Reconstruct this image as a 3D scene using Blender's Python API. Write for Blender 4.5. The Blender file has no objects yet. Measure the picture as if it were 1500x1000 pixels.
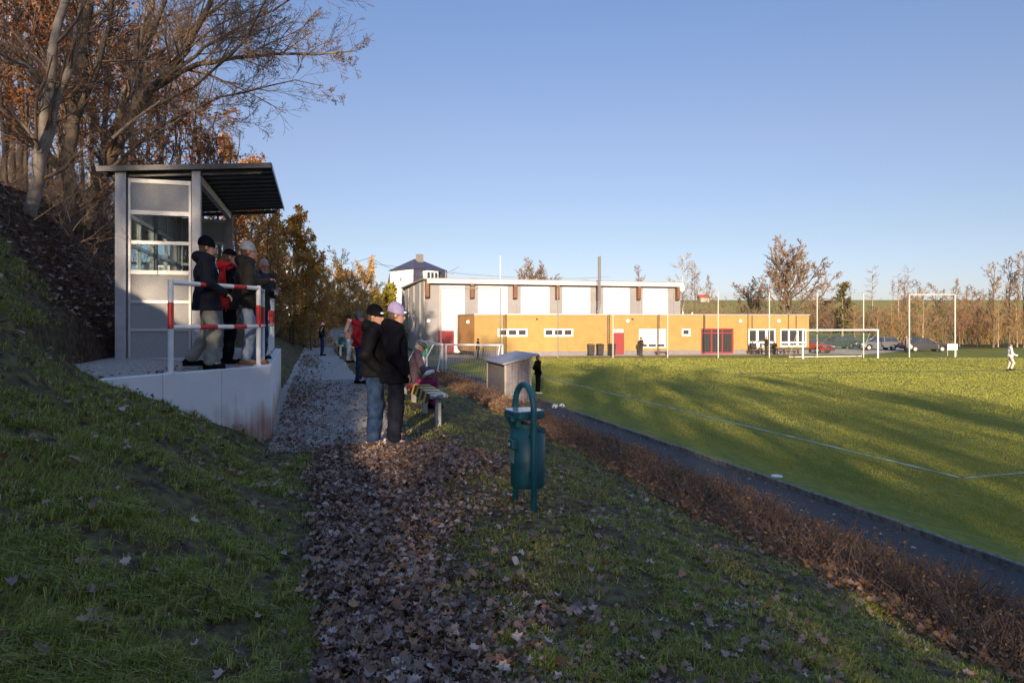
import bpy, bmesh, math, random
import numpy as np
from mathutils import Vector, Matrix, Euler
R = math.radians
# ------------------------------------------------------------------ scene, camera, light
sc = bpy.context.scene
col = bpy.data.collections.new("Scene"); sc.collection.children.link(col)
CAMZ = 1.72
cd = bpy.data.cameras.new("camera"); cam = bpy.data.objects.new("camera", cd); col.objects.link(cam)
cam.location = (0, 0, CAMZ); cam.rotation_euler = (R(90), 0, 0)
cd.sensor_width = 36; cd.lens = 24; cd.shift_y = -0.02; cd.clip_end = 5000; cd.clip_start = 0.05
sc.camera = cam
SUN_EL, SUN_AZ = 12.3, -4.0      # sunlight travels towards +Y, slightly to +X
w = bpy.data.worlds.new("World"); sc.world = w; w.use_nodes = True
nt = w.node_tree; nt.nodes.clear()
sky = nt.nodes.new("ShaderNodeTexSky"); sky.sky_type = 'NISHITA'; sky.sun_disc = False
sky.sun_elevation = R(SUN_EL); sky.sun_rotation = R(180 - SUN_AZ)
sky.air_density = 1.0; sky.dust_density = 0.4; sky.ozone_density = 2.0; sky.altitude = 300
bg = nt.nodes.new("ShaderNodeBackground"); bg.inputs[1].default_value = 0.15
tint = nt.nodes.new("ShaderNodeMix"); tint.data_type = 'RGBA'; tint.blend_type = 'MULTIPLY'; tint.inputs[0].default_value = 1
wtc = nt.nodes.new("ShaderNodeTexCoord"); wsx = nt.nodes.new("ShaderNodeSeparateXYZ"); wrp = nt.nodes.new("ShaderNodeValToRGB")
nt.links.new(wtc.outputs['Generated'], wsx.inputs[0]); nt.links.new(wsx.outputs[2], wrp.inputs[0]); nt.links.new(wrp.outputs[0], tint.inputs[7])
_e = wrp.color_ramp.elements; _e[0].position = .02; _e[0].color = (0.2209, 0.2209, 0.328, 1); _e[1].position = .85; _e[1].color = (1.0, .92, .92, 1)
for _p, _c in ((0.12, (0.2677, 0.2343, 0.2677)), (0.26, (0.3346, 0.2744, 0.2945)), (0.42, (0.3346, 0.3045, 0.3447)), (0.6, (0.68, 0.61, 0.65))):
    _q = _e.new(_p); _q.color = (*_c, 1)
wo = nt.nodes.new("ShaderNodeOutputWorld")
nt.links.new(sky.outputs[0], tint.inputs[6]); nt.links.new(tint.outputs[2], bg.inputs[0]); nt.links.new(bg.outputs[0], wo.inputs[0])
sl = bpy.data.lights.new("sun", 'SUN'); sl.energy = 3.2; sl.angle = R(0.55); sl.color = (1.0, 0.79, 0.54)
so = bpy.data.objects.new("sun", sl); col.objects.link(so)
so.rotation_euler = (R(90 - SUN_EL), 0, R(SUN_AZ)); so.location = (0, -20, 60)
sc.view_settings.view_transform = 'Standard'; sc.view_settings.look = 'None'
sc.view_settings.exposure = 1.75; sc.view_settings.gamma = 1; sc.view_settings.use_curve_mapping = False
sc.render.engine = 'CYCLES'
sc.cycles.max_bounces = 7; sc.cycles.transparent_max_bounces = 12
sc.cycles.diffuse_bounces = 4; sc.cycles.glossy_bounces = 2; sc.cycles.transmission_bounces = 3
sc.cycles.use_adaptive_sampling = True; sc.cycles.adaptive_threshold = 0.02
sc.cycles.use_denoising = True
# ------------------------------------------------------------------ frames and helpers
TH = R(16); CS, SN = math.cos(TH), math.sin(TH)
def W(s, t): return (t * CS - s * SN, t * SN + s * CS)
def ST(X, Y): return (-X * SN + Y * CS, X * CS + Y * SN)
def px(x, y, Y): return Vector(((x - 750) / 1000 * Y, Y, CAMZ - (y - 470) / 1000 * Y))
PZ = -1.58                                   # pitch level
def tag(o, label=None, cat=None, group=None, kind=None):
    if label: o['label'] = label
    if cat: o['category'] = cat
    if group: o['group'] = group
    if kind: o['kind'] = kind
    return o
def link(o, parent=None):
    col.objects.link(o)
    if parent is not None: o.parent = parent
    return o
def empty(name, loc=(0, 0, 0), rz=0.0):
    o = bpy.data.objects.new(name, None); o.location = loc; o.rotation_euler = (0, 0, rz)
    o.empty_display_size = 0.2
    return link(o)
def npmesh(name, V, F, mat=None, parent=None, smooth=False, mi=None):
    """V (n,3) ; F list of int arrays (m,k)"""
    if not isinstance(F, (list, tuple)): F = [F]
    F = [np.asarray(f, dtype=np.int32) for f in F if len(f)]
    me = bpy.data.meshes.new(name)
    V = np.asarray(V, dtype=np.float32)
    me.vertices.add(len(V)); me.vertices.foreach_set("co", V.ravel())
    nl = sum(f.size for f in F); npo = sum(len(f) for f in F)
    me.loops.add(nl); me.polygons.add(npo)
    me.loops.foreach_set("vertex_index", np.concatenate([f.ravel() for f in F]))
    tot = np.concatenate([np.full(len(f), f.shape[1], np.int32) for f in F])
    st = np.concatenate([[0], np.cumsum(tot)[:-1]]).astype(np.int32)
    me.polygons.foreach_set("loop_start", st); me.polygons.foreach_set("loop_total", tot)
    if smooth: me.polygons.foreach_set("use_smooth", np.ones(npo, bool))
    if mat is not None:
        for m in (mat if isinstance(mat, (list, tuple)) else [mat]): me.materials.append(m)
    if mi is not None: me.polygons.foreach_set("material_index", np.asarray(mi, np.int32))
    me.update(calc_edges=True)
    o = bpy.data.objects.new(name, me)
    return link(o, parent)
class MB:
    """collects boxes, tubes and prisms and builds ONE mesh object"""
    def __init__(s): s.v = []; s.f = []; s.m = []
    def add(s, vs, fs, mi=0):
        b = len(s.v); s.v += [tuple(v) for v in vs]
        for f in fs: s.f.append(tuple(i + b for i in f)); s.m.append(mi)
        return s
    def box(s, c, d, rz=0, mi=0, M=None):
        x, y, z = d[0] / 2, d[1] / 2, d[2] / 2; vs = []
        cr, sr = math.cos(rz), math.sin(rz)
        for k in (-z, z):
            for i, j in ((-x, -y), (x, -y), (x, y), (-x, y)):
                p = Vector((i, j, k))
                if M is not None: p = M @ p
                else: p = Vector((i * cr - j * sr, i * sr + j * cr, k))
                vs.append(p + Vector(c))
        return s.add(vs, [(3, 2, 1, 0), (4, 5, 6, 7), (0, 1, 5, 4), (1, 2, 6, 5), (2, 3, 7, 6), (3, 0, 4, 7)], mi)
    def beam(s, a, b, wd, ht, mi=0, up=(0, 0, 1)):
        a = Vector(a); b = Vector(b); t = (b - a); L = t.length; t.normalize()
        u = Vector(up); sx = t.cross(u)
        if sx.length < 1e-4: sx = t.cross(Vector((0, 1, 0)))
        sx.normalize(); u = sx.cross(t)
        M = Matrix((sx, t, u)).transposed()
        return s.box((a + b) / 2, (wd, L, ht), M=M, mi=mi)
    def tube(s, pts, r, k=8, mi=0, cap=True, closed=False):
        pts = [Vector(p) for p in pts]; n = len(pts); rs = r if isinstance(r, (list, tuple)) else [r] * n
        t0 = (pts[1] - pts[0]).normalized(); ref = Vector((0, 0, 1)) if abs(t0.z) < .9 else Vector((1, 0, 0))
        nrm = t0.cross(ref).normalized(); vs = []; fs = []
        for i in range(n):
            if closed: t = (pts[(i + 1) % n] - pts[i - 1]).normalized()
            else: t = (pts[min(i + 1, n - 1)] - pts[max(i - 1, 0)]).normalized()
            nrm = (nrm - t * nrm.dot(t)).normalized(); b = t.cross(nrm)
            for j in range(k):
                a = 2 * math.pi * j / k
                vs.append(pts[i] + (nrm * math.cos(a) + b * math.sin(a)) * rs[i])
        for i in range(n - 1 + (1 if closed else 0)):
            for j in range(k):
                a, b_ = i * k + j, i * k + (j + 1) % k; c = ((i + 1) % n) * k
                fs.append((a, b_, c + (j + 1) % k, c + j))
        if cap and not closed: fs.append(tuple(range(k - 1, -1, -1))); fs.append(tuple((n - 1) * k + j for j in range(k)))
        return s.add(vs, fs, mi)
    def prism(s, poly, z0, z1, mi=0):
        """vertical prism over a 2-D polygon (counter-clockwise)"""
        n = len(poly); vs = [(p[0], p[1], z0) for p in poly] + [(p[0], p[1], z1) for p in poly]
        fs = [tuple(range(n - 1, -1, -1)), tuple(range(n, 2 * n))] + [(i, (i + 1) % n, n + (i + 1) % n, n + i) for i in range(n)]
        return s.add(vs, fs, mi)
    def extr(s, prof, y0, y1, mi=0):
        """profile in x,z extruded along y"""
        n = len(prof); vs = [(p[0], y0, p[1]) for p in prof] + [(p[0], y1, p[1]) for p in prof]
        fs = [tuple(range(n)), tuple(range(2 * n - 1, n - 1, -1))] + [((i + 1) % n, i, n + i, n + (i + 1) % n) for i in range(n)]
        return s.add(vs, fs, mi)
    def sphere(s, c, r, nu=12, nv=8, mi=0, sc_=(1, 1, 1)):
        vs = []; fs = []
        for i in range(nv + 1):
            a = math.pi * i / nv
            for j in range(nu):
                b = 2 * math.pi * j / nu
                vs.append((c[0] + r * sc_[0] * math.sin(a) * math.cos(b), c[1] + r * sc_[1] * math.sin(a) * math.sin(b), c[2] + r * sc_[2] * math.cos(a)))
        for i in range(nv):
            for j in range(nu): fs.append((i * nu + j, (i + 1) * nu + j, (i + 1) * nu + (j + 1) % nu, i * nu + (j + 1) % nu))
        return s.add(vs, fs, mi)
    def build(s, name, mat, parent=None, bevel=0, smooth=False, seg=2):
        me = bpy.data.meshes.new(name); me.from_pydata(s.v, [], s.f)
        for m in (mat if isinstance(mat, (list, tuple)) else [mat]): me.materials.append(m)
        me.polygons.foreach_set("material_index", s.m)
        if smooth: me.polygons.foreach_set("use_smooth", [True] * len(s.f))
        me.validate(); me.update()
        o = bpy.data.objects.new(name, me); link(o, parent)
        if bevel:
            b = o.modifiers.new("bevel", 'BEVEL'); b.width = bevel; b.segments = seg; b.limit_method = 'ANGLE'
        return o
def copy_tree(o, parent=None):
    c = o.copy(); link(c, parent)
    for ch in list(o.children): copy_tree(ch, c)
    return c
# ------------------------------------------------------------------ materials
MATS = {}
def mat(name, c, rough=.8, c2=None, scale=5, bump=0, bscale=40, metal=0, spec=.5, island=0, detail=4, coord='Object', c3=None, rampw=.15, emit=0, alpha=1, trans=0):
    if name in MATS: return MATS[name]
    m = bpy.data.materials.new(name); m.use_nodes = True; n = m.node_tree; N = n.nodes; L = n.links
    b = N["Principled BSDF"]; b.inputs['Roughness'].default_value = rough; b.inputs['Metallic'].default_value = metal
    b.inputs['Specular IOR Level'].default_value = spec
    b.inputs['Base Color'].default_value = (*c, 1)
    tc = N.new("ShaderNodeTexCoord")
    last = None
    if c2 is not None:
        no = N.new("ShaderNodeTexNoise"); no.inputs['Scale'].default_value = scale; no.inputs['Detail'].default_value = detail
        L.new(tc.outputs[coord], no.inputs['Vector'])
        rp = N.new("ShaderNodeValToRGB"); e = rp.color_ramp.elements
        e[0].position = .5 - rampw; e[0].color = (*c, 1); e[1].position = .5 + rampw; e[1].color = (*c2, 1)
        L.new(no.outputs[0], rp.inputs[0]); last = rp.outputs[0]
    if c3 is not None and island:
        g = N.new("ShaderNodeNewGeometry"); r3 = N.new("ShaderNodeValToRGB"); cs = c3
        el = r3.color_ramp.elements
        el[0].color = (*cs[0], 1); el[1].color = (*cs[-1], 1)
        for i, cc in enumerate(cs[1:-1]):
            q = el.new((i + 1) / (len(cs) - 1)); q.color = (*cc, 1)
        L.new(g.outputs['Random Per Island'], r3.inputs[0])
        last = r3.outputs[0]
    if last is not None: L.new(last, b.inputs['Base Color'])
    if bump:
        nb = N.new("ShaderNodeTexNoise"); nb.inputs['Scale'].default_value = bscale; nb.inputs['Detail'].default_value = 5
        L.new(tc.outputs[coord], nb.inputs['Vector'])
        bp = N.new("ShaderNodeBump"); bp.inputs['Strength'].default_value = min(1, bump); bp.inputs['Distance'].default_value = .02
        L.new(nb.outputs[0], bp.inputs['Height']); L.new(bp.outputs[0], b.inputs['Normal'])
    if emit:
        b.inputs['Emission Color'].default_value = (*c, 1); b.inputs['Emission Strength'].default_value = emit
    if trans:
        tr = N.new("ShaderNodeBsdfTranslucent"); mx = N.new("ShaderNodeMixShader"); mx.inputs[0].default_value = trans
        if last is not None: L.new(last, tr.inputs[0])
        else: tr.inputs[0].default_value = (*c, 1)
        L.new(b.outputs[0], mx.inputs[1]); L.new(tr.outputs[0], mx.inputs[2]); L.new(mx.outputs[0], N["Material Output"].inputs[0])
    MATS[name] = m
    return m
def glass_mat(name, tintc=(.9, .95, .95), refl=.25):
    if name in MATS: return MATS[name]
    m = bpy.data.materials.new(name); m.use_nodes = True; N = m.node_tree.nodes; L = m.node_tree.links; N.clear()
    t = N.new("ShaderNodeBsdfTransparent"); t.inputs[0].default_value = (*tintc, 1)
    g = N.new("ShaderNodeBsdfGlossy"); g.inputs['Roughness'].default_value = .03
    fr = N.new("ShaderNodeLayerWeight"); fr.inputs[0].default_value = refl
    mx = N.new("ShaderNodeMixShader"); o = N.new("ShaderNodeOutputMaterial")
    L.new(fr.outputs[1], mx.inputs[0]); L.new(t.outputs[0], mx.inputs[1]); L.new(g.outputs[0], mx.inputs[2]); L.new(mx.outputs[0], o.inputs[0])
    MATS[name] = m; return m
# ------------------------------------------------------------------ noise
_tab = np.random.RandomState(7).rand(256, 256)
def vn(x, y, seed=0):
    x = np.asarray(x, float) + seed * 17.3; y = np.asarray(y, float) + seed * 9.7
    xi = np.floor(x).astype(int); yi = np.floor(y).astype(int); fx = x - xi; fy = y - yi
    fx = fx * fx * (3 - 2 * fx); fy = fy * fy * (3 - 2 * fy)
    a = _tab[xi % 256, yi % 256]; b = _tab[(xi + 1) % 256, yi % 256]; c = _tab[xi % 256, (yi + 1) % 256]; d = _tab[(xi + 1) % 256, (yi + 1) % 256]
    return (a * (1 - fx) + b * fx) * (1 - fy) + (c * (1 - fx) + d * fx) * fy
def fbm(x, y, seed=0, o=4):
    r = 0; a = .5
    for i in range(o): r = r + a * (vn(x * 2 ** i, y * 2 ** i, seed + i) - .5); a *= .5
    return r
def sstep(a, b, x):
    u = np.clip((np.asarray(x, float) - a) / (b - a), 0, 1); return u * u * (3 - 2 * u)
# ------------------------------------------------------------------ terrain height in path frame (s along the path, t to its right)
def path_z(s): return .10 * sstep(10, 17, s) * (1 - sstep(27, 34, s))
def terr_front(t):   # s of the diagonal front face of the retaining wall
    return 10.62 + (t + .63) * 1.2
def on_terrace(s, t): return (t < np.minimum(-.70, -.72 - .040 * (s - 10.6))) & (t > -2.95) & (s > terr_front(t) + .12) & (s < 17.0)
def hgt(s, t, fine=True):
    s = np.asarray(s, float); t = np.asarray(t, float)
    toe = -.12 - .5 * sstep(6.5, 9.5, s) - .34 * sstep(10.2, 11.0, s) * (1 - sstep(17.0, 18.5, s))
    d = np.maximum(toe - t, 0)
    d2 = np.maximum(-2.35 - t, 0)
    bank = (.52 + .13 * sstep(6.5, 9.5, s)) * (np.sqrt(d * d + .04) - .2) * 1.04 + .36 * d2
    bank = bank - .86 * np.maximum(-5.6 - t, 0) + .06 * np.maximum(-5.6 - t, 0)
    right = np.interp(t, [-5, 1.7, 2.4, 5.0, 7.0, 7.3, 8.6, 9.2, 500], [0, 0, -.1, -.93, -1.46, -1.5, -1.5, -1.66, -1.66])
    z = bank + right + path_z(s) * (t < 6)
    # far end: the ground beyond the path drops to pitch level
    low = sstep(45, 52, s) * sstep(-7, -3, t)
    z = z * (1 - low) + low * (-1.6)
    # hillside field in the distance
    X = t * CS - s * SN; Y = t * SN + s * CS
    far = sstep(105, 290, Y) * 12.0 + sstep(290, 900, Y) * 2
    far = far * (.55 + .45 * sstep(-60, 40, X)) + 3.5 * sstep(100, 150, Y) * (1 - sstep(-10, 30, X))
    z = z + far * sstep(-40, -20, t)
    z = np.where(on_terrace(s, t), 1.02, z)
    if fine:
        rough = sstep(toe + .2, toe - .4, t) + sstep(2.0, 2.6, t) * (1 - sstep(7, 7.2, t)) + .35 * (t > toe + .2) * (t < 2) * (s < 9)
        rough = rough * (~on_terrace(s, t)) * (1 + 1.2 * sstep(-3, -6, t))
        z = z + rough * (fbm(s * 1.3, t * 1.3, 3) * .20 + fbm(s * 5, t * 5, 9, 3) * .12)
        pile = pile_mask(s, t)
        z = z + pile * .07 * (1 + 1.2 * fbm(s * 3, t * 3, 5))
    return z
def pile_mask(s, t):
    right = np.interp(s, [0, 3, 5.0, 6.8, 7.6, 8.6, 9.2, 9.6], [.75, .8, .72, .95, 1.75, 1.95, 1.5, .3])
    n = fbm(s * 1.5, t * 1.5, 21) * .6
    return sstep(-.12 + n * .4, .15 + n * .4, t) * (1 - sstep(right - .5 + n, right + .55 + n, t)) * (1 - sstep(9.0, 9.5, s))
def is_grass(s, t):   # grass on the bank stops along a diagonal; beyond it bare woodland floor
    lim = 8.7 + (-2.3 - t) * 1.28 + fbm(s * 1.1, t * 1.1, 31) * 1.6
    return np.where(t < -2.0, sstep(.5, -.5, s - lim), 1.0)
def grad(a, b, n, p=1.0): return a + (b - a) * (np.linspace(0, 1, n + 1)[1:]) ** p
sv = np.concatenate([-grad(0, 70, 22, 1.7)[::-1], [0.0], grad(0, 12, 130), grad(12, 25, 70), grad(25, 60, 50), grad(60, 160, 50), grad(160, 1500, 40, 2)])
tv = np.concatenate([-grad(9, 500, 60, 2)[::-1], -grad(0, 9, 100)[::-1], [0.0], grad(0, 8, 85), grad(8, 10, 12), grad(10, 60, 30), grad(60, 1500, 50, 2)])
Sg, Tg = np.meshgrid(sv, tv, indexing='ij'); Zg = hgt(Sg, Tg)
Xg = Tg * CS - Sg * SN; Yg = Tg * SN + Sg * CS
n1, n2 = Sg.shape
idx = np.arange(n1 * n2).reshape(n1, n2)
Fq = np.stack([idx[:-1, :-1], idx[:-1, 1:], idx[1:, 1:], idx[1:, :-1]], -1).reshape(-1, 4)
def wire(n, a, b): n.links.new(a, b)
def ground_material():
    m = bpy.data.materials.new("ground"); m.use_nodes = True; n = m.node_tree; N = n.nodes; L = n.links
    b = N["Principled BSDF"]; b.inputs['Roughness'].default_value = .95; b.inputs['Specular IOR Level'].default_value = .15
    tc = N.new("ShaderNodeTexCoord")
    def noise(sc_, d=6):
        q = N.new("ShaderNodeTexNoise"); q.inputs['Scale'].default_value = sc_; q.inputs['Detail'].default_value = d; L.new(tc.outputs['Object'], q.inputs['Vector']); return q.outputs[0]
    def ramp(src, stops):
        r = N.new("ShaderNodeValToRGB"); e = r.color_ramp.elements; e[0].position, e[0].color = stops[0][0], (*stops[0][1], 1); e[1].position, e[1].color = stops[-1][0], (*stops[-1][1], 1)
        for p, c in stops[1:-1]: q = e.new(p); q.color = (*c, 1)
        L.new(src, r.inputs[0]); return r.outputs[0]
    def mix(f, a, c):
        q = N.new("ShaderNodeMix"); q.data_type = 'RGBA'; L.new(f, q.inputs[0]); L.new(a, q.inputs[6]); L.new(c, q.inputs[7]); return q.outputs[2]
    g = ramp(noise(9), [(.3, (.035, .024, .017)), (.45, (.075, .055, .035)), (.58, (.11, .095, .045)), (.75, (.15, .16, .055))])
    s = ramp(noise(14), [(.32, (.02, .012, .009)), (.5, (.05, .03, .02)), (.62, (.09, .052, .032)), (.75, (.16, .095, .055))])
    at = N.new("ShaderNodeVertexColor"); at.layer_name = "cover"; sp = N.new("ShaderNodeSeparateColor"); L.new(at.outputs[0], sp.inputs[0])
    far = ramp(noise(.02, 3), [(.35, (.20, .20, .06)), (.65, (.26, .25, .08))])
    c = mix(sp.outputs[0], s, g); c = mix(sp.outputs[1], c, far)
    L.new(c, b.inputs['Base Color'])
    bp = N.new("ShaderNodeBump"); bp.inputs['Strength'].default_value = .9; bp.inputs['Distance'].default_value = .03
    L.new(noise(45, 6), bp.inputs['Height']); L.new(bp.outputs[0], b.inputs['Normal'])
    return m
ground = npmesh("ground", np.stack([Xg, Yg, Zg], -1).reshape(-1, 3), Fq[:, ::-1] if False else Fq, ground_material(), smooth=True)
tag(ground, kind='structure')
ca = ground.data.color_attributes.new("cover", 'FLOAT_COLOR', 'POINT')
gm = is_grass(Sg, Tg) * (1 - .75 * pile_mask(Sg, Tg)); gm = np.where((Sg > 45) & (Tg < 3), .3, gm)
fm = sstep(85, 105, Yg)
ca.data.foreach_set("color", np.stack([gm, fm, 0 * gm, 0 * gm + 1], -1).astype(np.float32).ravel())
# ------------------------------------------------------------------ sheets: path, terrace, pavement, pitch
def sheet(name, s0, s1, t0f, t1f, zf, m, ds=.12, nt_=24, parent=None):
    ss = np.arange(s0, s1 + ds, ds); u = np.linspace(0, 1, nt_)
    S = np.repeat(ss[:, None], nt_, 1); T = t0f(ss)[:, None] * (1 - u) + t1f(ss)[:, None] * u
    Z = zf(S, T); X = T * CS - S * SN; Y = T * SN + S * CS
    i = np.arange(S.size).reshape(S.shape)
    F = np.stack([i[:-1, :-1], i[:-1, 1:], i[1:, 1:], i[1:, :-1]], -1).reshape(-1, 4)
    o = npmesh(name, np.stack([X, Y, Z], -1).reshape(-1, 3), F, m, parent, smooth=True)
    return o
m_gravel = mat("gravel", (.22, .20, .18), .9, (.46, .43, .41), 55, bump=1, bscale=70, rampw=.12, spec=.2)
def path_left(s): return np.where(s < 17.2, -.62 - .041 * np.maximum(s - 10.6, 0), -.75) + fbm(s * .8, s * 0, 41) * .12 * (s > 17)
def path_right(s): return np.interp(s, [9.2, 9.8, 11, 20, 34, 48], [.3, 1.0, 1.25, 1.2, 1.0, 1.0]) + fbm(s * 1.2, s * 0 + 3, 44) * .4
path = sheet("gravel_path", 9.35, 46.5, path_left, path_right, lambda s, t: hgt(s, t, False) + .012 + .02 * fbm(s * 2, t * 2, 50) - .03 * sstep(9.9, 9.3, s + fbm(t * 4, t * 0, 55) * 1.2), m_gravel)
tag(path, kind='structure')
terr = sheet("gravel_terrace", 8.5, 17.0, lambda s: np.maximum(-2.95, 0 * s - 2.95), lambda s: np.minimum(np.clip(-.63 + (s - 10.75) / 1.2, -2.9, -.70), -.71 - .040 * (s - 10.6)),
             lambda s, t: 1.05 + .13 * sstep(-1.2, -2.5, t) * sstep(.3, 1.6, s - terr_front(t)) + .01 * fbm(s * 5, t * 5, 60), m_gravel, ds=.05)
tag(terr, kind='structure')
m_asph = mat("asphalt", (.030, .028, .028), .85, (.058, .055, .055), 30, bump=.7, bscale=120, rampw=.2)
pav = sheet("pavement_strip", -20, 40, lambda s: 0 * s + 6.85, lambda s: 0 * s + 8.62, lambda s, t: -1.488 + .012 * fbm(s, t, 71), m_asph, ds=.5, nt_=8)
tag(pav, kind='structure')
def pitch_mat():
    m = bpy.data.materials.new("pitch_grass"); m.use_nodes = True; n = m.node_tree; N = n.nodes; L = n.links
    b = N["Principled BSDF"]; b.inputs['Roughness'].default_value = .9; b.inputs['Specular IOR Level'].default_value = .1
    tc = N.new("ShaderNodeTexCoord"); mp = N.new("ShaderNodeMapping"); mp.inputs['Rotation'].default_value = (0, 0, R(-16)); L.new(tc.outputs['Object'], mp.inputs[0])
    def noise(sc_, d, stretch=None):
        q = N.new("ShaderNodeTexNoise"); q.inputs['Scale'].default_value = sc_; q.inputs['Detail'].default_value = d
        if stretch:
            m2 = N.new("ShaderNodeMapping"); m2.inputs['Scale'].default_value = stretch; L.new(mp.outputs[0], m2.inputs[0]); L.new(m2.outputs[0], q.inputs['Vector'])
        else: L.new(mp.outputs[0], q.inputs['Vector'])
        return q.outputs[0]
    def math_(op, a, c):
        q = N.new("ShaderNodeMath"); q.operation = op
        for i, v in enumerate((a, c)):
            if isinstance(v, (int, float)): q.inputs[i].default_value = v
            else: L.new(v, q.inputs[i])
        return q.outputs[0]
    f = math_('ADD', math_('MULTIPLY', noise(.35, 4), .35), math_('MULTIPLY', noise(9, 5, (1, .35, 1)), .4))
    f = math_('ADD', f, math_('MULTIPLY', noise(2.2, 4, (2.2, .25, 1)), .25))
    r = N.new("ShaderNodeValToRGB"); e = r.color_ramp.elements
    e[0].position = .34; e[0].color = (.10, .115, .03, 1); e[1].position = .66; e[1].color = (.24, .235, .055, 1); q = e.new(.5); q.color = (.155, .17, .038, 1)
    L.new(f, r.inputs[0]); L.new(r.outputs[0], b.inputs['Base Color'])
    bp = N.new("ShaderNodeBump"); bp.inputs['Strength'].default_value = .8; bp.inputs['Distance'].default_value = .03
    L.new(noise(22, 6), bp.inputs['Height']); L.new(bp.outputs[0], b.inputs['Normal'])
    return m
m_pitch = pitch_mat()
def far_limit(t): return 58.5 + (t - 13) * -.10
pitch = sheet("football_pitch", -30, 63, lambda s: 0 * s + 8.85, lambda s: 0 * s + 90, lambda s, t: PZ + .0 * s + .05 * np.clip((t - 13) / 30, 0, 1) * 0 + .03 * sstep(9.4, 8.8, t), m_pitch, ds=1.0, nt_=60)
tag(pitch, kind='structure')
m_line = mat("line_chalk", (.42, .44, .34), .9, (.15, .19, .06), 3.5, rampw=.16, detail=8)
def marking(pts, wd=.1, name="line_marking"):
    mb = MB()
    for a, b_ in zip(pts[:-1], pts[1:]):
        a = Vector(a); b_ = Vector(b_); n_ = max(1, int((b_ - a).length / 2)); d = (b_ - a).normalized(); sd = Vector((-d.y, d.x)) * wd / 2
        for i in range(n_):
            p = a.lerp(b_, i / n_); q = a.lerp(b_, (i + 1) / n_)
            mb.add([(p.x - sd.x, p.y - sd.y, PZ + .006), (p.x + sd.x, p.y + sd.y, PZ + .006), (q.x + sd.x, q.y + sd.y, PZ + .006), (q.x - sd.x, q.y - sd.y, PZ + .006)], [(3, 2, 1, 0)])
    return mb.build(name, m_line, pitch)
def pg(x, y):   # pixel on the pitch plane
    Y = (CAMZ - PZ) * 1000 / (y - 470); return Vector(((x - 750) / 1000 * Y, Y))
cn = pg(1410, 700); fe = pg(800, 553); dt = (fe - cn).normalized()
marking([cn, cn + dt * 46], .12)
marking([cn, cn + Vector((.96, .29)) * 12], .1)
gl = pg(1176, 525.5); gr_ = pg(1286, 524.5); gd = (gr_ - gl).normalized()
marking([gl - gd * 26, gl + gd * 40], .12)
ga, gb = gl - gd * 9.0 , gr_ + gd * 9
dn = Vector((gd.y, -gd.x))
marking([gl - gd * 13.5, gl - gd * 13.5 + dn * 15, gr_ + gd * 13.5 + dn * 15, gr_ + gd * 13.5], .12)
marking([gl - gd * 5.5, gl - gd * 5.5 + dn * 5.5, gr_ + gd * 5.5 + dn * 5.5, gr_ + gd * 5.5], .12)
# kerb of concrete edging stones between pavement and pitch
m_kerb = mat("kerb_concrete", (.10, .095, .085), .9, (.22, .21, .19), 9, bump=.6, bscale=60)
kerb = empty("kerb", (0, 0, 0)); tag(kerb, kind='structure')
ks = MB().box((0, 0, 0), (.985, .085, .30)).build("kerb_stone", m_kerb, kerb, bevel=.012, seg=1)
kr = random.Random(4)
for i in range(52):
    o = ks if i == 0 else ks.copy()
    if i: link(o, kerb)
    s = -4 + i; x, y = W(s, 8.76 - .012 * max(0, s - 10) ** 1.0 * .6)
    o.location = (x, y, -1.56 + kr.uniform(-.008, .012)); o.rotation_euler = (kr.uniform(-.02, .02), kr.uniform(-.012, .012), TH + R(90) + kr.uniform(-.008, .008))
# patio before the clubhouse, car park
m_pave = mat("patio_paving", (.33, .22, .16), .85, (.42, .30, .22), 3, bump=.3, bscale=20)
UC = R(10); uc = Vector((math.cos(UC), math.sin(UC))); vc = Vector((-math.sin(UC), math.cos(UC)))
C0 = Vector((-3.49, 63.5))
def cpt(a, d): return C0 + uc * a + vc * d       # clubhouse frame: a along the facade, d back from it
def quad(name, pts, z, m, parent=None):
    o = MB().add([(p[0], p[1], z) for p in pts], [tuple(range(len(pts)))]).build(name, m, parent); return o
patio = quad("patio", [cpt(-14, -2.6), cpt(40, -2.6), cpt(40, 3), cpt(-14, 3)], PZ + .012, m_pave); tag(patio, kind='structure')
yard = quad("yard", [(-22, 44), (-6.5, 44), (-2.8, 59), (-6, 62.4), (-8, 75), (-25, 80)], PZ + .02, mat("yard_tar", (.10, .085, .075), .9, (.17, .14, .12), 1.5, bump=.4)); tag(yard, kind='structure')
lot = quad("parking_lot", [(28.5, 66.6), (34.5, 66.8), (47, 79), (60, 94), (31, 94)], PZ + .022, mat("lot_gravel", (.36, .30, .24), .9, (.45, .38, .31), .6, bump=.4)); tag(lot, kind='structure')
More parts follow.
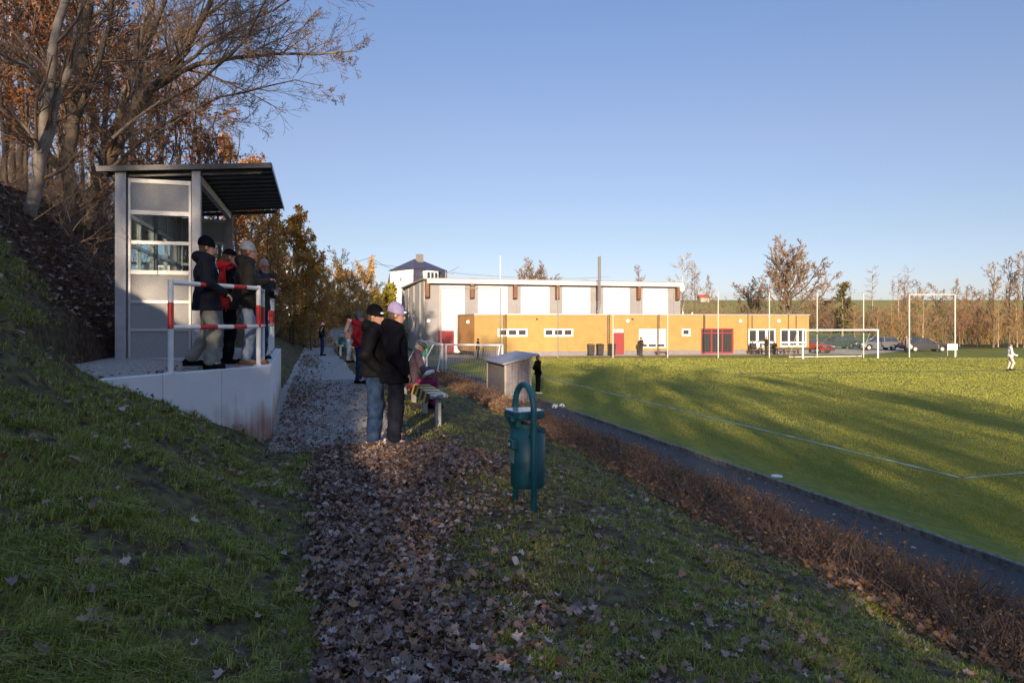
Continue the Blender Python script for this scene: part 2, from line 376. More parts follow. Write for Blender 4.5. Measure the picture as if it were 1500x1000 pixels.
# ------------------------------------------------------------------ retaining wall, handrail, shelter
def conc_wall_mat():
    m = mat("wall_concrete", (.60, .59, .60), .85, (.72, .70, .70), 3, bump=.25, bscale=60, rampw=.3)
    N = m.node_tree.nodes; L = m.node_tree.links; b = N["Principled BSDF"]; src = b.inputs['Base Color'].links[0].from_socket
    geo = N.new("ShaderNodeNewGeometry"); sx = N.new("ShaderNodeSeparateXYZ"); L.new(geo.outputs['Position'], sx.inputs[0])
    no = N.new("ShaderNodeTexNoise"); no.inputs['Scale'].default_value = 2.2; L.new(geo.outputs['Position'], no.inputs['Vector'])
    mp = N.new("ShaderNodeMapping"); mp.inputs['Scale'].default_value = (16, 16, .6); L.new(geo.outputs['Position'], mp.inputs[0])
    n2 = N.new("ShaderNodeTexNoise"); n2.inputs['Scale'].default_value = 1; L.new(mp.outputs[0], n2.inputs['Vector'])
    def mth(op, a, b_):
        q = N.new("ShaderNodeMath"); q.operation = op; q.use_clamp = op == 'SUBTRACT'
        for i, v in enumerate((a, b_)):
            if isinstance(v, (int, float)): q.inputs[i].default_value = v
            else: L.new(v, q.inputs[i])
        return q.outputs[0]
    low = mth('SUBTRACT', mth('ADD', mth('MULTIPLY', no.outputs[0], 1.1), mth('MULTIPLY', n2.outputs[0], .7)), mth('ADD', mth('MULTIPLY', sx.outputs[2], 1.35), .12))
    low = mth('MULTIPLY', low, 1.3)
    mx = N.new("ShaderNodeMix"); mx.data_type = 'RGBA'; L.new(low, mx.inputs[0]); L.new(src, mx.inputs[6]); mx.inputs[7].default_value = (.30, .15, .11, 1); mx.clamp_factor = True
    L.new(mx.outputs[2], b.inputs['Base Color'])
    return m
m_conc = conc_wall_mat()
WT = 1.07
wall_r = empty("retaining_wall", (-3.53, 10.0, 0)); tag(wall_r, "light grey concrete retaining wall with mud-stained foot below the railing", "wall")
A = Vector((-4.6, 7.6)); B = Vector((-3.53, 10.0)); dAB = (B - A).normalized()
def wall_panel(a, b, th=.13, top=WT, bot=-.5):
    d = (b - a).normalized(); n = Vector((-d.y, d.x)); a = a + d * .004; b = b - d * .004
    q = [a, b, b + n * th, a + n * th]; q = [p - Vector((-3.53, 10.0)) for p in q]
    mb = MB().prism([(p.x, p.y) for p in q], bot, top)
    return mb.build("wall_panel", m_conc, wall_r, bevel=.012, seg=2)
LAB = (B - A).length
us = [-.35, 0.0, .312, .655, 1.0]
for u0, u1 in zip(us[:-1], us[1:]): wall_panel(A + dAB * LAB * u0, A + dAB * LAB * u1)
dBC = Vector((-.300, .954)).normalized()
for i in range(6): wall_panel(B + dBC * (i * 1.08 + .0), B + dBC * (i * 1.08 + 1.08))
m_wpaint = mat("white_paint", (.62, .62, .62), .45, (.74, .74, .73), 6, bump=.05)
m_rpaint = mat("red_paint", (.42, .02, .02), .45, (.55, .03, .03), 6)
rail = empty("handrail", (-4.2, 8.5, WT)); tag(rail, "red and white banded tube handrail on top of the grey retaining wall", "railing")
def rl(p): return Vector(p) - Vector((-4.2, 8.5, WT))
RP = [Vector((-4.26, 8.52, WT)), Vector((-3.72, 10.02, WT))]
for i in range(1, 6): RP.append(RP[1] + Vector((dBC.x, dBC.y, 0)) * 1.22 * i)
ZT, ZM = 2.20 - WT, 1.64 - WT
up = Vector((0, 0, 1))
for p in RP:
    o = MB().tube([rl(p) - up * .05, rl(p) + up * (ZT + .035)], .034, 12).build("post", m_wpaint, rail, smooth=False)
    MB().tube([rl(p) + up * (ZM - .02), rl(p) + up * (ZM + .31)], .0355, 12).build("red_band", m_rpaint, rail)
    MB().box(rl(p) + up * .005, (.12, .12, .012)).build("base_plate", m_wpaint, rail)
for a, b in zip(RP[:-1], RP[1:]):
    for z in (ZT, ZM):
        MB().tube([rl(a) + up * z, rl(b) + up * z], .03, 12).build("rail", m_wpaint, rail)
        for f0, f1 in ((.29, .48), (.67, .83)):
            MB().tube([rl(a).lerp(rl(b), f0) + up * z, rl(a).lerp(rl(b), f1) + up * z], .0315, 12).build("red_band", m_rpaint, rail)
# shelter -----------------------------------------------------------
m_galv = mat("galvanised_steel", (.34, .33, .34), .55, (.44, .43, .43), 9, metal=.3, bump=.1, rampw=.2)
m_alu = mat("aluminium_frame", (.52, .51, .50), .45, metal=.3)
m_board = mat("mesh_board", (.26, .25, .25), .7, (.36, .35, .34), 160, rampw=.1, bump=.3, bscale=200)
m_roofs = mat("roof_sheet_dark", (.06, .058, .055), .45, (.09, .085, .08), 7, metal=.2)
m_glass = glass_mat("clear_glass")
shel = empty("spectator_shelter", (-5.66, 9.9, 1.15), TH); tag(shel, "grey steel spectator shelter with glazed side wall and dark overhanging roof", "shelter")
SD, SL = 1.0, 4.0      # depth (x, towards the path) and length (y)
def zr(x): return 2.72 + (x + .29) * .085
def hpost(x, y, top, wd=.15):
    mb = MB().box((x, y - wd / 2 + .006, top / 2 - .1), (wd, .012, top + .2)).box((x, y + wd / 2 - .006, top / 2 - .1), (wd, .012, top + .2)).box((x, y, top / 2 - .1), (.01, wd - .024, top + .2))
    mb.box((x, y, .0), (wd + .06, wd + .06, .02))
    return mb.build("post", m_galv, shel)
hpost(0, 0, zr(0) - .03, .14); hpost(SD, 0, zr(SD) - .03, .12); hpost(0, SL, zr(0) - .03, .15); hpost(SD, SL, zr(SD) - .03, .12)
hpost(0, SL / 2, zr(0) - .03, .12)
for y in (.02, SL): MB().beam((-.12, y, zr(-.12) - .055), (SD + .9, y, zr(SD + .9) - .055), .05, .07).build("roof_beam", m_roofs, shel)
MB().beam((SD, .08, zr(SD) - .12), (SD, SL - .08, zr(SD) - .12), .08, .12).build("top_rail", m_galv, shel)
MB().beam((0, .09, zr(0) - .12), (0, SL - .09, zr(0) - .12), .08, .12).build("top_rail", m_galv, shel)
def wallframe(p0, p1, cols=1):
    """framed wall of three boards below, two window rows and a board on top, between two points"""
    p0 = Vector(p0); p1 = Vector(p1); d = p1 - p0; L = d.length; d.normalize(); ang = math.atan2(d.y, d.x)
    M = Matrix.Rotation(ang, 3, 'Z')
    rows = [(.03, .42, 'b'), (.46, .83, 'b'), (.87, 1.25, 'b'), (1.31, 1.69, 'w'), (1.74, 2.12, 'w'), (2.18, 2.58, 'b')]
    cw = L / cols
    for c in range(cols):
        x0, x1 = c * cw + .03, (c + 1) * cw - .03
        fr = MB()
        for z0, z1, k in rows:
            pass
        zs = [(-.02, .03)] + [(rows[i][1], rows[i + 1][0]) for i in range(5)] + [(2.58, 2.64)]
        for z0, z1 in zs: fr.box(p0 + M @ Vector(((x0 + x1) / 2, 0, (z0 + z1) / 2)), (x1 - x0, .05, z1 - z0), M=M)
        for x in (x0 - .015, x1 + .015): fr.box(p0 + M @ Vector((x, 0, 1.31)), (.03, .056, 2.66), M=M)
        f = fr.build("wall_frame", m_alu, shel)
        for z0, z1, k in rows:
            MB().box(p0 + M @ Vector(((x0 + x1) / 2, 0, (z0 + z1) / 2)), (x1 - x0, .012 if k == 'w' else .02, z1 - z0), M=M).build("pane" if k == 'w' else "board", m_glass if k == 'w' else m_board, shel)
wallframe((.09, 0, 0), (SD - .075, 0, 0), 1)
wallframe((.09, SL, 0), (SD - .065, SL, 0), 1)
wallframe((0, .09, 0), (0, SL / 2 - .07, 0), 2)
wallframe((0, SL / 2 + .07, 0), (0, SL - .08, 0), 2)
# corrugated roof, ribs run down the slope
x0, x1 = -.29, 2.05; ny = 0; V = []; prof = []
y = -.12
while y < SL + .12:
    for dy, dz in ((0, 0), (.18, 0), (.22, .06), (.32, .06)): prof.append((y + dy, dz))
    y += .36
for (yy, dz) in prof:
    V += [(x0, yy, zr(x0) + dz), (x1, yy, zr(x1) + dz), (x0, yy, zr(x0) + dz + .006), (x1, yy, zr(x1) + dz + .006)]
Fs = []
for i in range(len(prof) - 1):
    a = i * 4; b = a + 4
    Fs += [(a, a + 1, b + 1, b), (a + 2, b + 2, b + 3, a + 3), (a, b, b + 2, a + 2), (a + 1, a + 3, b + 3, b + 1)]
MB().add(V, Fs).build("roof_sheet", m_roofs, shel)
ey = prof[-1][0]
MB().box(((x0 + x1) / 2, -.13, zr((x0 + x1) / 2) + .01), (x1 - x0 + .02, .012, .075), M=Matrix.Rotation(-math.atan(.085), 3, 'Y')).build("edge_trim", m_roofs, shel)
MB().box((x1 + .008, ey / 2 - .06, zr(x1) + .01), (.012, ey + .12, .075)).build("edge_trim", m_roofs, shel)
m_wood = mat("bench_wood", (.16, .09, .05), .7, (.24, .14, .08), 6, bump=.2)
MB().box((.3, SL / 2, .44), (.34, SL - .5, .04)).build("bench_seat", m_wood, shel, bevel=.01, seg=1)
for y in (.5, SL / 2, SL - .5): MB().box((.3, y, .2), (.05, .05, .44)).build("bench_leg", m_galv, shel)
# ------------------------------------------------------------------ buildings
def facade(mb, L, z0, z1, ops, th=.3, y0=0):
    """wall along x with rectangular openings ops=(xa,xb,za,zb); built of abutting boxes"""
    xs = sorted({0, L} | {o[0] for o in ops} | {o[1] for o in ops})
    for xa, xb in zip(xs[:-1], xs[1:]):
        cuts = sorted([(o[2], o[3]) for o in ops if o[0] <= xa + 1e-6 and o[1] >= xb - 1e-6]); z = z0
        for za, zb in cuts:
            if za > z + 1e-4: mb.box(((xa + xb) / 2, y0 + th / 2, (z + za) / 2), (xb - xa, th, za - z))
            z = zb
        if z1 > z: mb.box(((xa + xb) / 2, y0 + th / 2, (z + z1) / 2), (xb - xa, th, z1 - z))
m_orange = mat("orange_render", (.31, .20, .068), .85, (.35, .23, .080), 1.2, bump=.1, bscale=150)
m_plinth = mat("grey_plinth", (.16, .16, .18), .85, (.2, .19, .21), 3)
m_wframe = mat("white_frame", (.75, .75, .75), .5)
m_redd = mat("red_door_paint", (.24, .02, .03), .5)
m_dark = mat("dark_interior", (.03, .03, .03), .8)
m_dglass = mat("dark_pane", (.035, .035, .04), .08, spec=.8)
m_blind = mat("white_blind", (.62, .60, .56), .6, (.7, .68, .64), 8)
m_pipe = mat("brown_pipe", (.09, .045, .035), .5)
m_capm = mat("roof_cap_metal", (.42, .42, .44), .45, metal=.4)
m_lamp = mat("lamp_globe", (.8, .8, .78), .3)
club = empty("clubhouse", (C0.x, C0.y, PZ), UC); tag(club, "low flat-roofed orange clubhouse with white windows and red glazed entrance", "clubhouse")
cu, su = math.cos(UC), math.sin(UC)
def ca_(p):
    k = (p - 750) / 1000; return (C0.y * k - C0.x) / (cu - su * k)
def cz(a, y): return CAMZ - (y - 470) / 1000 * (C0.y + su * a) - PZ
def cop(x0, x1, y0, y1): a0, a1 = ca_(x0), ca_(x1); return (a0, a1, cz(a0, y1), cz(a0, y0))
CL = ca_(1185); CH = 3.87
ops = {'w1': cop(729, 773, 481, 493), 'w2': cop(797, 840, 481, 493), 'd': cop(899, 914, 481.5, 520), 'w3': cop(936, 976, 481.5, 509.5), 'w4': cop(999, 1012, 481, 492),
       'e': cop(1027, 1074.5, 481, 519), 'w5': cop(1096.5, 1137, 481.5, 508), 'w6': cop(1143, 1182, 481.5, 508)}
for k in ('d', 'e'): o = list(ops[k]); o[2] = .08; ops[k] = tuple(o)
mb = MB(); facade(mb, CL, .42, CH, [o if o[2] > .42 else (o[0], o[1], .42, o[3]) for o in ops.values()])
mb.box((.15, 3.5, CH / 2 + .21), (.3, 6.4, CH - .42)).box((CL - .15, 3.5, CH / 2 + .21), (.3, 6.4, CH - .42)).box((CL / 2, 6.85, CH / 2 + .21), (CL, .3, CH - .42))
mb.build("wall", m_orange, club)
# angled west wing
pa = Vector((0, 0)); pb = Vector((-.95, 4.4))
mb = MB(); mb.prism([(pa.x, pa.y), (pa.x - .001, pa.y + .3), (pb.x + .3, 6.99), (pb.x, 6.99), (pb.x, pb.y)][::-1], .42, CH - .003); mb.build("wing_wall", mat("orange_render_wing", (.34, .165, .05), .85, (.38, .185, .055), 1.2), club)
mb = MB(); facade(mb, CL, -.1, .415, [(o[0], o[1], .08, .415) for k, o in ops.items() if k in 'de'], th=.27, y0=.03); mb.build("plinth", m_plinth, club)
MB().prism([(-1.02, 4.3), (-1.02, 7.1), (CL + .08, 7.1), (CL + .08, -.08), (-.04, -.08)][::-1], CH, CH + .1).build("roof_edge", m_capm, club)
MB().prism([(-.8, 4.5), (-.8, 6.8), (CL - .3, 6.8), (CL - .3, .3), (0.3, .3)][::-1], .05, .1).build("floor_slab", m_dark, club)
def window(parent, o, cols, y=.12, frame=m_wframe, pane=m_dglass, rows=None, fw=.1, kind="window", outer=.1):
    """frame and panes in an opening; rows = list of split heights (fractions)"""
    xa, xb, za, zb = o; mb = MB()
    xs = [xa + (xb - xa) * i / cols for i in range(cols + 1)]; zs = [za] + [za + (zb - za) * r for r in (rows or [])] + [zb]
    for i, x in enumerate(xs):
        wd = outer if i in (0, cols) else fw; xx = x + (wd / 2 if i == 0 else -wd / 2 if i == cols else 0)
        mb.box((xx, y, (za + zb) / 2), (wd, .08, zb - za))
    for i, z in enumerate(zs):
        wd = outer if i in (0, len(zs) - 1) else fw * .8; zz = z + (wd / 2 if i == 0 else -wd / 2 if i == len(zs) - 1 else 0)
        mb.box(((xa + xb) / 2, y + .001, zz), (xb - xa - .004, .086, wd))
    f = mb.build(kind, frame, parent)
    for i in range(cols):
        for j in range(len(zs) - 1):
            pm = pane[(i * (len(zs) - 1) + j) % len(pane)] if isinstance(pane, list) else pane
            MB().box(((xs[i] + xs[i + 1]) / 2, y + .03, (zs[j] + zs[j + 1]) / 2), (xs[i + 1] - xs[i], .012, zs[j + 1] - zs[j])).build("pane", pm, f)
    return f
window(club, ops['w1'], 3, fw=.22, outer=.16); window(club, ops['w2'], 3, fw=.22, outer=.16)
window(club, ops['w4'], 1, fw=.1, outer=.17)
window(club, ops['w3'], 3, rows=[.22], fw=.16, outer=.12, pane=[m_dglass, m_blind])
window(club, ops['w5'], 3, rows=[.24], fw=.26, outer=.16); window(club, ops['w6'], 3, rows=[.24], fw=.22, outer=.16)
e = window(club, ops['e'], 3, rows=[.82], fw=.14, outer=.14, frame=m_redd, kind="entrance")
o = ops['d']; MB().box(((o[0] + o[1]) / 2, .15, (o[2] + o[3] - .4) / 2 + .02), (o[1] - o[0] - .02, .08, o[3] - .42 - o[2])).build("door", m_redd, club)
MB().box(((o[0] + o[1]) / 2, .15, o[3] - .19), (o[1] - o[0] - .02, .06, .36)).build("transom", m_blind, club)
for p, zb in ((738, 0), (890, 0), (963, 0), (1032, 481), (1101.5, 481), (1166, 481)):
    a = ca_(p); MB().tube([(a, -.06, CH - .02), (a, -.06, .05 if not zb else cz(a, 481))], .055, 8).build("downpipe", m_pipe, club)
for p in (919, 1084, 1140): a = ca_(p); MB().sphere((a, -.1, cz(a, 470)), .19, 14, 8, sc_=(1, .5, 1)).build("wall_lamp", m_lamp, club, smooth=True)
MB().sphere((-.42, 1.6, 3.2), .19, 14, 8).build("wall_lamp", m_lamp, club, smooth=True)
for p in (786, 926): a = ca_(p); MB().box((a, -.1, cz(a, 467)), (.14, .2, .12)).build("security_camera", m_dark, club, bevel=.02)
for p, h in ((916, .45), (1016, .25), (1030, .2)): a = ca_(p); MB().tube([(a, 2.5, CH + .05), (a, 2.5, CH + .1 + h)], .09, 8).build("roof_vent", m_capm, club)
# sports hall ---------------------------------------------------------
G0 = Vector((-8.96, 70.0)); GA = R(15.5); cg, sg = math.cos(GA), math.sin(GA)
gym = empty("sports_hall", (G0.x, G0.y, PZ), GA); tag(gym, "tall white and grey panelled sports hall behind the orange clubhouse", "sports hall")
def ga_(p): k = (p - 750) / 1000; return (G0.y * k - G0.x) / (cg - sg * k)
GL = ga_(998); GH = 7.5
m_gw = mat("white_panel", (.80, .79, .77), .7, (.84, .83, .81), .8); m_gg = mat("grey_panel", (.20, .195, .21), .75, (.225, .22, .235), 1)
m_gs = mat("side_panel_grey", (.28, .27, .26), .75, (.34, .33, .31), .6); m_fas = mat("fascia_white", (.66, .63, .58), .6); m_brk = mat("bracket_wood", (.12, .05, .025), .7, (.16, .065, .03), 4)
MB().box((GL / 2, .4, GH / 2), (GL, .4, GH)).box((GL - .2, 10.4, GH / 2), (.4, 19.6, GH)).box((GL / 2, 20.4, GH / 2), (GL, .4, GH)).build("wall", m_gg, gym)
splits = [(622, 645, 'g', 0), (645, 681, 'w', .03), (681, 701, 'g', 0), (701, 743.5, 'w', .05), (764, 805, 'w', .05), (825, 865, 'w', .05), (885, 923, 'w', .05), (943, 978, 'w', .05)]
for p0, p1, k, pr in splits:
    a0, a1 = ga_(p0), ga_(p1)
    if k == 'w': MB().box(((a0 + a1) / 2, .17, (GH - .55) / 2), (a1 - a0, .06, GH - .55)).build("panel", m_gw, gym)
for p in (651, 671, 734, 757, 791, 818, 852, 878, 911, 936, 966, 988):   # joints as narrow recess covers
    a = ga_(p); MB().box((a, .14, (GH - .55) / 2), (.03, .03, GH - .6)).build("joint_strip", m_gg, gym)
for i in range(8):
    d0 = .2 + i * 2.5; dep = .14 if i % 2 else .06
    MB().box((.0 - dep / 2 + .1, d0 + 1.22, (GH - .05) / 2 - .02 * i), (.2 + dep, 2.44, GH - .1 - .04 * i)).build("side_panel", m_gs, gym)
MB().box((GL / 2 + .1, 10.2, GH + .12), (GL + .6, 21.2, .18)).build("roof", mat("roof_felt", (.22, .20, .18), .9), gym)
MB().box((GL / 2 + .1, -.46, GH - .12), (GL - .2, .14, .42)).build("fascia", m_fas, gym)
MB().box((GL / 2 + .1, -.15, GH - .0), (GL - .3, .48, .05)).build("soffit", m_brk, gym)
for p in (625.5, 691, 754, 816, 876, 935, 992):
    a = ga_(p); MB().extr([(0, 0), (0, 0)], 0, 0) if False else None
    b_ = MB(); b_.add([(a - .17, -.36, GH - .05), (a + .17, -.36, GH - .05), (a + .17, -.36, GH - 1.75), (a - .17, -.36, GH - 1.75), (a - .17, .2, GH - .05), (a + .17, .2, GH - .05), (a + .17, .2, GH - 1.95), (a - .17, .2, GH - 1.95)],
              [(0, 3, 2, 1), (4, 5, 6, 7), (0, 1, 5, 4), (1, 2, 6, 5), (2, 3, 7, 6), (3, 0, 4, 7)]).build("bracket", m_brk, gym)
for p0, p1 in ((694, 728), (869, 903)):
    a0, a1 = ga_(p0), ga_(p1)
    k_ = MB().box(((a0 + a1) / 2, 6, GH + .35), (a1 - a0, 2, .35)).build("skylight", m_gw, gym)
    MB().sphere(((a0 + a1) / 2, 6, GH + .5), (a1 - a0) * .3, 16, 6, sc_=(1, .8, .22)).build("dome", m_capm, k_, smooth=True)
a0, a1 = ga_(642), ga_(665); MB().box(((a0 + a1) / 2, .1, 1.15), (a1 - a0, .1, 2.3)).build("red_gate", m_redd, gym)
MB().sphere((ga_(628), .1, 3.3), .22, 12, 8, sc_=(1, .6, 1)).build("wall_lamp", m_lamp, gym, smooth=True)
a = ga_(995); MB().sphere((a + .2, -.3, GH - .5), .42, 14, 8, sc_=(.8, .5, 1)).build("floodlight", m_lamp, gym, smooth=True)
def ppx(x, y, Y): return px(x, y, Y)
ch = MB().tube([ppx(875.5, 458, 71.5), ppx(879, 444, 71.5), ppx(879, 375, 71.5)], .09, 10).tube([ppx(876.5, 450, 71.7), ppx(876.5, 376, 71.7)], .06, 8).build("steel_chimney", mat("flue_steel", (.19, .18, .18), .4, metal=.5))
tag(ch, "slim stainless steel flue pipe rising above the sports hall roof", "chimney")
an = MB().tube([ppx(733, 411, 78), ppx(733, 375, 78)], .05, 6).build("white_mast", m_wpaint); tag(an, "thin white mast standing on the sports hall roof", "mast")
# garage ---------------------------------------------------------------
m_gar = mat("garage_white", (.62, .64, .68), .6, (.70, .71, .74), 1.5, bump=.15)
gg = empty("garage", (-14.9, 50, -1.5), R(4)); tag(gg, "white garage block with brown flat roof at the end of the path", "garage")
MB().box((2.7, 3, 1.5), (5.8, 5.6, 2.9)).build("wall", m_gar, gg)
for i in range(3):
    f = MB().box((.85 + i * 1.85, .165, 1.4), (1.7, .06, 2.6)).build("garage_door", m_gar, gg)
    for j in range(4): MB().box((.85 + i * 1.85, .125, .45 + j * .62), (1.64, .025, .57)).build("door_panel", m_gar, f, bevel=.01, seg=1)
MB().box((2.2, 2.9, 3.03), (7.8, 6.6, .16)).build("roof", mat("garage_roof_brown", (.12, .05, .035), .8, (.18, .08, .05), 3), gg)
# house ----------------------------------------------------------------
m_hw = mat("house_white", (.82, .82, .82), .8); m_slate = mat("slate_dark", (.035, .035, .065), .55, (.055, .055, .09), 3, bump=.3)
HY = 160; hc = px(606, 470, HY); hs = empty("house", (hc.x, HY, 0), R(42)); tag(hs, "white house with dark blue slate mansard roof and chimney", "house")
# local: corner nearest at origin, x to the right-back, y to the left-back
ze, zl, za = px(0, 393, HY).z, px(0, 416, HY).z, px(0, 375.5, HY).z
wx, wy = 9.2, 11
MB().box((wx / 2, wy / 2, (ze - .1) / 2), (wx - .8, wy - .02, ze - .1)).build("wall", m_hw, hs)
fl = MB(); fl.add([(-.02, wy, ze), (-.02, 0, ze), (-.75, 0, zl), (-.75, wy, zl), (.3, wy, ze), (.3, 0, ze), (.3, 0, zl), (.3, wy, zl)], [(0, 3, 2, 1), (4, 5, 6, 7), (0, 1, 5, 4), (1, 2, 6, 5), (2, 3, 7, 6), (3, 0, 4, 7)])
r_ = MB(); ap = (wx * .42, wy / 2, za); ap2 = (wx * .58, wy / 2, za)
r_.add([(-.15, -.15, ze), (wx + .15, -.15, ze), (wx + .15, wy + .15, ze), (-.15, wy + .15, ze), ap, ap2], [(0, 1, 5, 4), (1, 2, 5), (2, 3, 4, 5), (3, 0, 4), (3, 2, 1, 0)])
r_.build("roof", m_slate, hs)
m1 = MB(); m1.add([(0.1, -.02, ze - .02), (wx - .1, -.02, ze - .02), (wx + .0, -.7, zl - 1), (-.0, -.7, zl - 1), (0.1, .3, ze - .02), (wx - .1, .3, ze - .02), (wx, .3, zl - 1), (0, .3, zl - 1)], [(0, 1, 2, 3)[::-1], (4, 5, 6, 7), (0, 4, 5, 1), (1, 5, 6, 2), (2, 6, 7, 3), (3, 7, 4, 0)])
m1.build("mansard_slope", m_slate, hs)
m2 = MB(); m2.box((wx + .2, wy / 2, (ze + zl) / 2 - .5), (.6, wy, ze - zl + 1)); m2.build("mansard_slope", m_slate, hs)
m3 = MB(); m3.add([(.4, wy + .02, ze - .02), (wx - .4, wy + .02, ze - .02), (wx, wy + .7, zl), (.0, wy + .7, zl)], [(0, 1, 2, 3)]); m3.build("mansard_slope", m_slate, hs)
d = MB().box((4.2, -.8, ze - 1.5), (3.4, 1.6, 2.2)).build("dormer", m_hw, hs); MB().box((4.2, -.75, ze - .3), (4.2, 2.0, .22)).build("dormer_roof", m_slate, d)
for x in (3.1, 4.2, 5.3): MB().box((x, -1.62, ze - 1.5), (.75, .06, 1.3)).build("pane", m_dglass, d)
MB().box((wx * .5, wy / 2 - 1.2, za + .1), (1.5, 1.0, 2.0)).build("chimney", mat("chimney_grey", (.18, .17, .17), .9), hs)
f = MB().box((.37, wy * .55, ze - 2.3), (.06, .5, .9)).build("window", m_dglass, hs)
# glimpse of another white house behind the oak
h2 = empty("white_house", (px(395, 470, 95).x, 95, 2), R(10)); tag(h2, "white gabled house glimpsed behind the brown oak leaves", "house")
MB().box((0, 3, 4), (6.5, 6, 8)).build("wall", m_hw, h2)
MB().add([(-3.6, -.3, 8), (3.6, -.3, 8), (0, -.3, 11), (-3.6, 6.3, 8), (3.6, 6.3, 8), (0, 6.3, 11)], [(0, 1, 2), (3, 5, 4), (0, 2, 5, 3), (1, 4, 5, 2), (0, 3, 4, 1)]).build("roof", m_slate, h2)
for x, z in ((-1.5, 5.8), (1.5, 5.8), (-1.5, 3), (1.5, 3)): MB().box((x, -.02, z), (1, .06, 1.4)).build("window", m_dglass, h2)
# utility pole with wires
m_polew = mat("pole_wood", (.20, .14, .09), .9, (.28, .2, .14), 8)
pb_ = px(543, 470, 90); up_ = empty("utility_pole", (pb_.x, 90, -1)); tag(up_, "wooden utility pole with sagging wires left of the slate-roofed house", "utility pole")
MB().tube([(0, 0, 0), (0, 0, px(0, 375, 90).z + 1)], [.16, .12], 8).build("pole", m_polew, up_)
zt = px(0, 377, 90).z + 1
def wire_pts(a, b, sag): return [Vector(a).lerp(Vector(b), i / 10) - Vector((0, 0, sag * 4 * (i / 10) * (1 - i / 10))) for i in range(11)]
MB().tube(wire_pts((0, 0, zt), (9.5, 28, zt + 1), 2.2), .025, 4).build("wire", m_dark, up_); MB().tube(wire_pts((0, 0, zt), (-16, 8, zt + .5), 1.2), .025, 4).build("wire", m_dark, up_)
MB().tube(wire_pts((0, 0, zt - .8), (40, 60, zt + 1.3), 1), .02, 4).build("wire", m_dark, up_)
sp_ = px(653, 470, 110); slp = empty("street_lamp", (sp_.x, 110, 1)); tag(slp, "thin street lamp showing above the sports hall roof beside the slate roof", "street lamp")
zz = px(0, 400, 110).z - 1; MB().tube([(0, 0, 0), (0, 0, zz + .3)], .07, 6).build("pole", m_galv, slp); MB().tube([(0, 0, zz - .2), (.5, 0, zz)], .04, 6).build("arm", m_galv, slp); MB().sphere((.9, 0, zz), .3, 10, 6, sc_=(1.3, .5, .4)).build("lamp_head", m_galv, slp)
rr_ = px(1030, 438, 240); rh = empty("red_barn", (rr_.x, 240, rr_.z - .3), R(5)); tag(rh, "tiny red-roofed barn on the hill behind the clubhouse", "barn")
MB().box((0, 0, 0), (3.4, 3, 1.6)).build("wall", m_gs, rh); MB().add([(-1.9, -1.8, .8), (1.9, -1.8, .8), (1.9, 0, 1.9), (-1.9, 0, 1.9), (-1.9, 1.8, .8), (1.9, 1.8, .8)], [(0, 1, 2, 3), (3, 2, 5, 4), (0, 3, 4), (1, 5, 2)]).build("roof", mat("red_tile", (.35, .07, .04), .8), rh)
# ------------------------------------------------------------------ ball nets, goals
m_postw = mat("net_post_paint", (.46, .45, .43), .5); m_postg = mat("net_post_grey", (.20, .20, .20), .5)
m_netg = mat("net_cord_green", (.10, .17, .13), .8); m_netd = mat("net_cord_grey", (.16, .15, .13), .8)
def net_grid(name, o, ux, uz, L, H, step, m, parent, r=.004, curve=None):
    """net of thin flat cords in the plane through o spanned by ux (horizontal) and uz"""
    o = Vector(o); ux = Vector(ux).normalized(); uz = Vector(uz).normalized(); n = ux.cross(uz); mb = MB()
    nx = int(L / step); nz = int(H / step)
    def P(a, b): return o + ux * a + uz * b
    for i in range(nx + 1):
        a = L * i / nx; mb.add([P(a - r, 0) , P(a + r, 0), P(a + r, H), P(a - r, H), P(a, 0) + n * 2 * r, P(a, H) + n * 2 * r], [(0, 1, 2, 3), (1, 4, 5, 2), (4, 0, 3, 5)])
    for j in range(nz + 1):
        b = H * j / nz; mb.add([P(0, b - r), P(L, b - r), P(L, b + r), P(0, b + r), P(0, b) + n * 2 * r, P(L, b) + n * 2 * r], [(0, 1, 2, 3), (3, 2, 5, 4), (4, 5, 1, 0)])
    return mb.build(name, m, parent)
NY = 61.3; fnet = empty("ball_stop_fence", (px(817, 470, NY).x, NY, PZ)); tag(fnet, "tall ball-stop net on slim pale posts in front of the clubhouse", "net fence")
fo = fnet.location
for p, t_ in ((817, 422), (898, 424), (978, 427), (1052, 428), (1127, 428), (1197, 428), (1265, 429.5)):
    q = px(p, t_, NY); MB().tube([(q.x - fo.x, 0, -.1), (q.x - fo.x, 0, q.z - PZ)], .045, 8).build("post", m_postw if p > 880 else m_postg, fnet)
xa = px(817, 0, NY).x - fo.x; xb = px(1265, 0, NY).x - fo.x
net_grid("net", (xa, .05, .1), (1, 0, 0), (0, 0, 1), xb - xa, 5.7, .22, m_netd, fnet, r=.0035)
def portal(x0, x1, ytop, Y, m, label, lbl2=None, rad=.06):
    a = px(x0, ytop, Y); b = px(x1, ytop, Y); e = empty("ball_net", (a.x, Y, PZ)); tag(e, label, "net frame")
    for x in (0, b.x - a.x): MB().tube([(x, 0, -.1), (x, 0, a.z - PZ)], rad, 8).build("post", m, e)
    MB().tube([(0, 0, a.z - PZ), (b.x - a.x, 0, a.z - PZ)], rad * .9, 8).build("crossbar", m, e)
    net_grid("net", (0, .05, .1), (1, 0, 0), (0, 0, 1), b.x - a.x, a.z - PZ - .1, .16, m_netd, e, r=.003)
portal(646, 733, 422, 58, m_postg, "grey ball-stop frame with net before the west end of the sports hall")
portal(1332, 1399, 431.5, 62, m_postw, "tall white ball-stop frame right of the football goal", rad=.055)
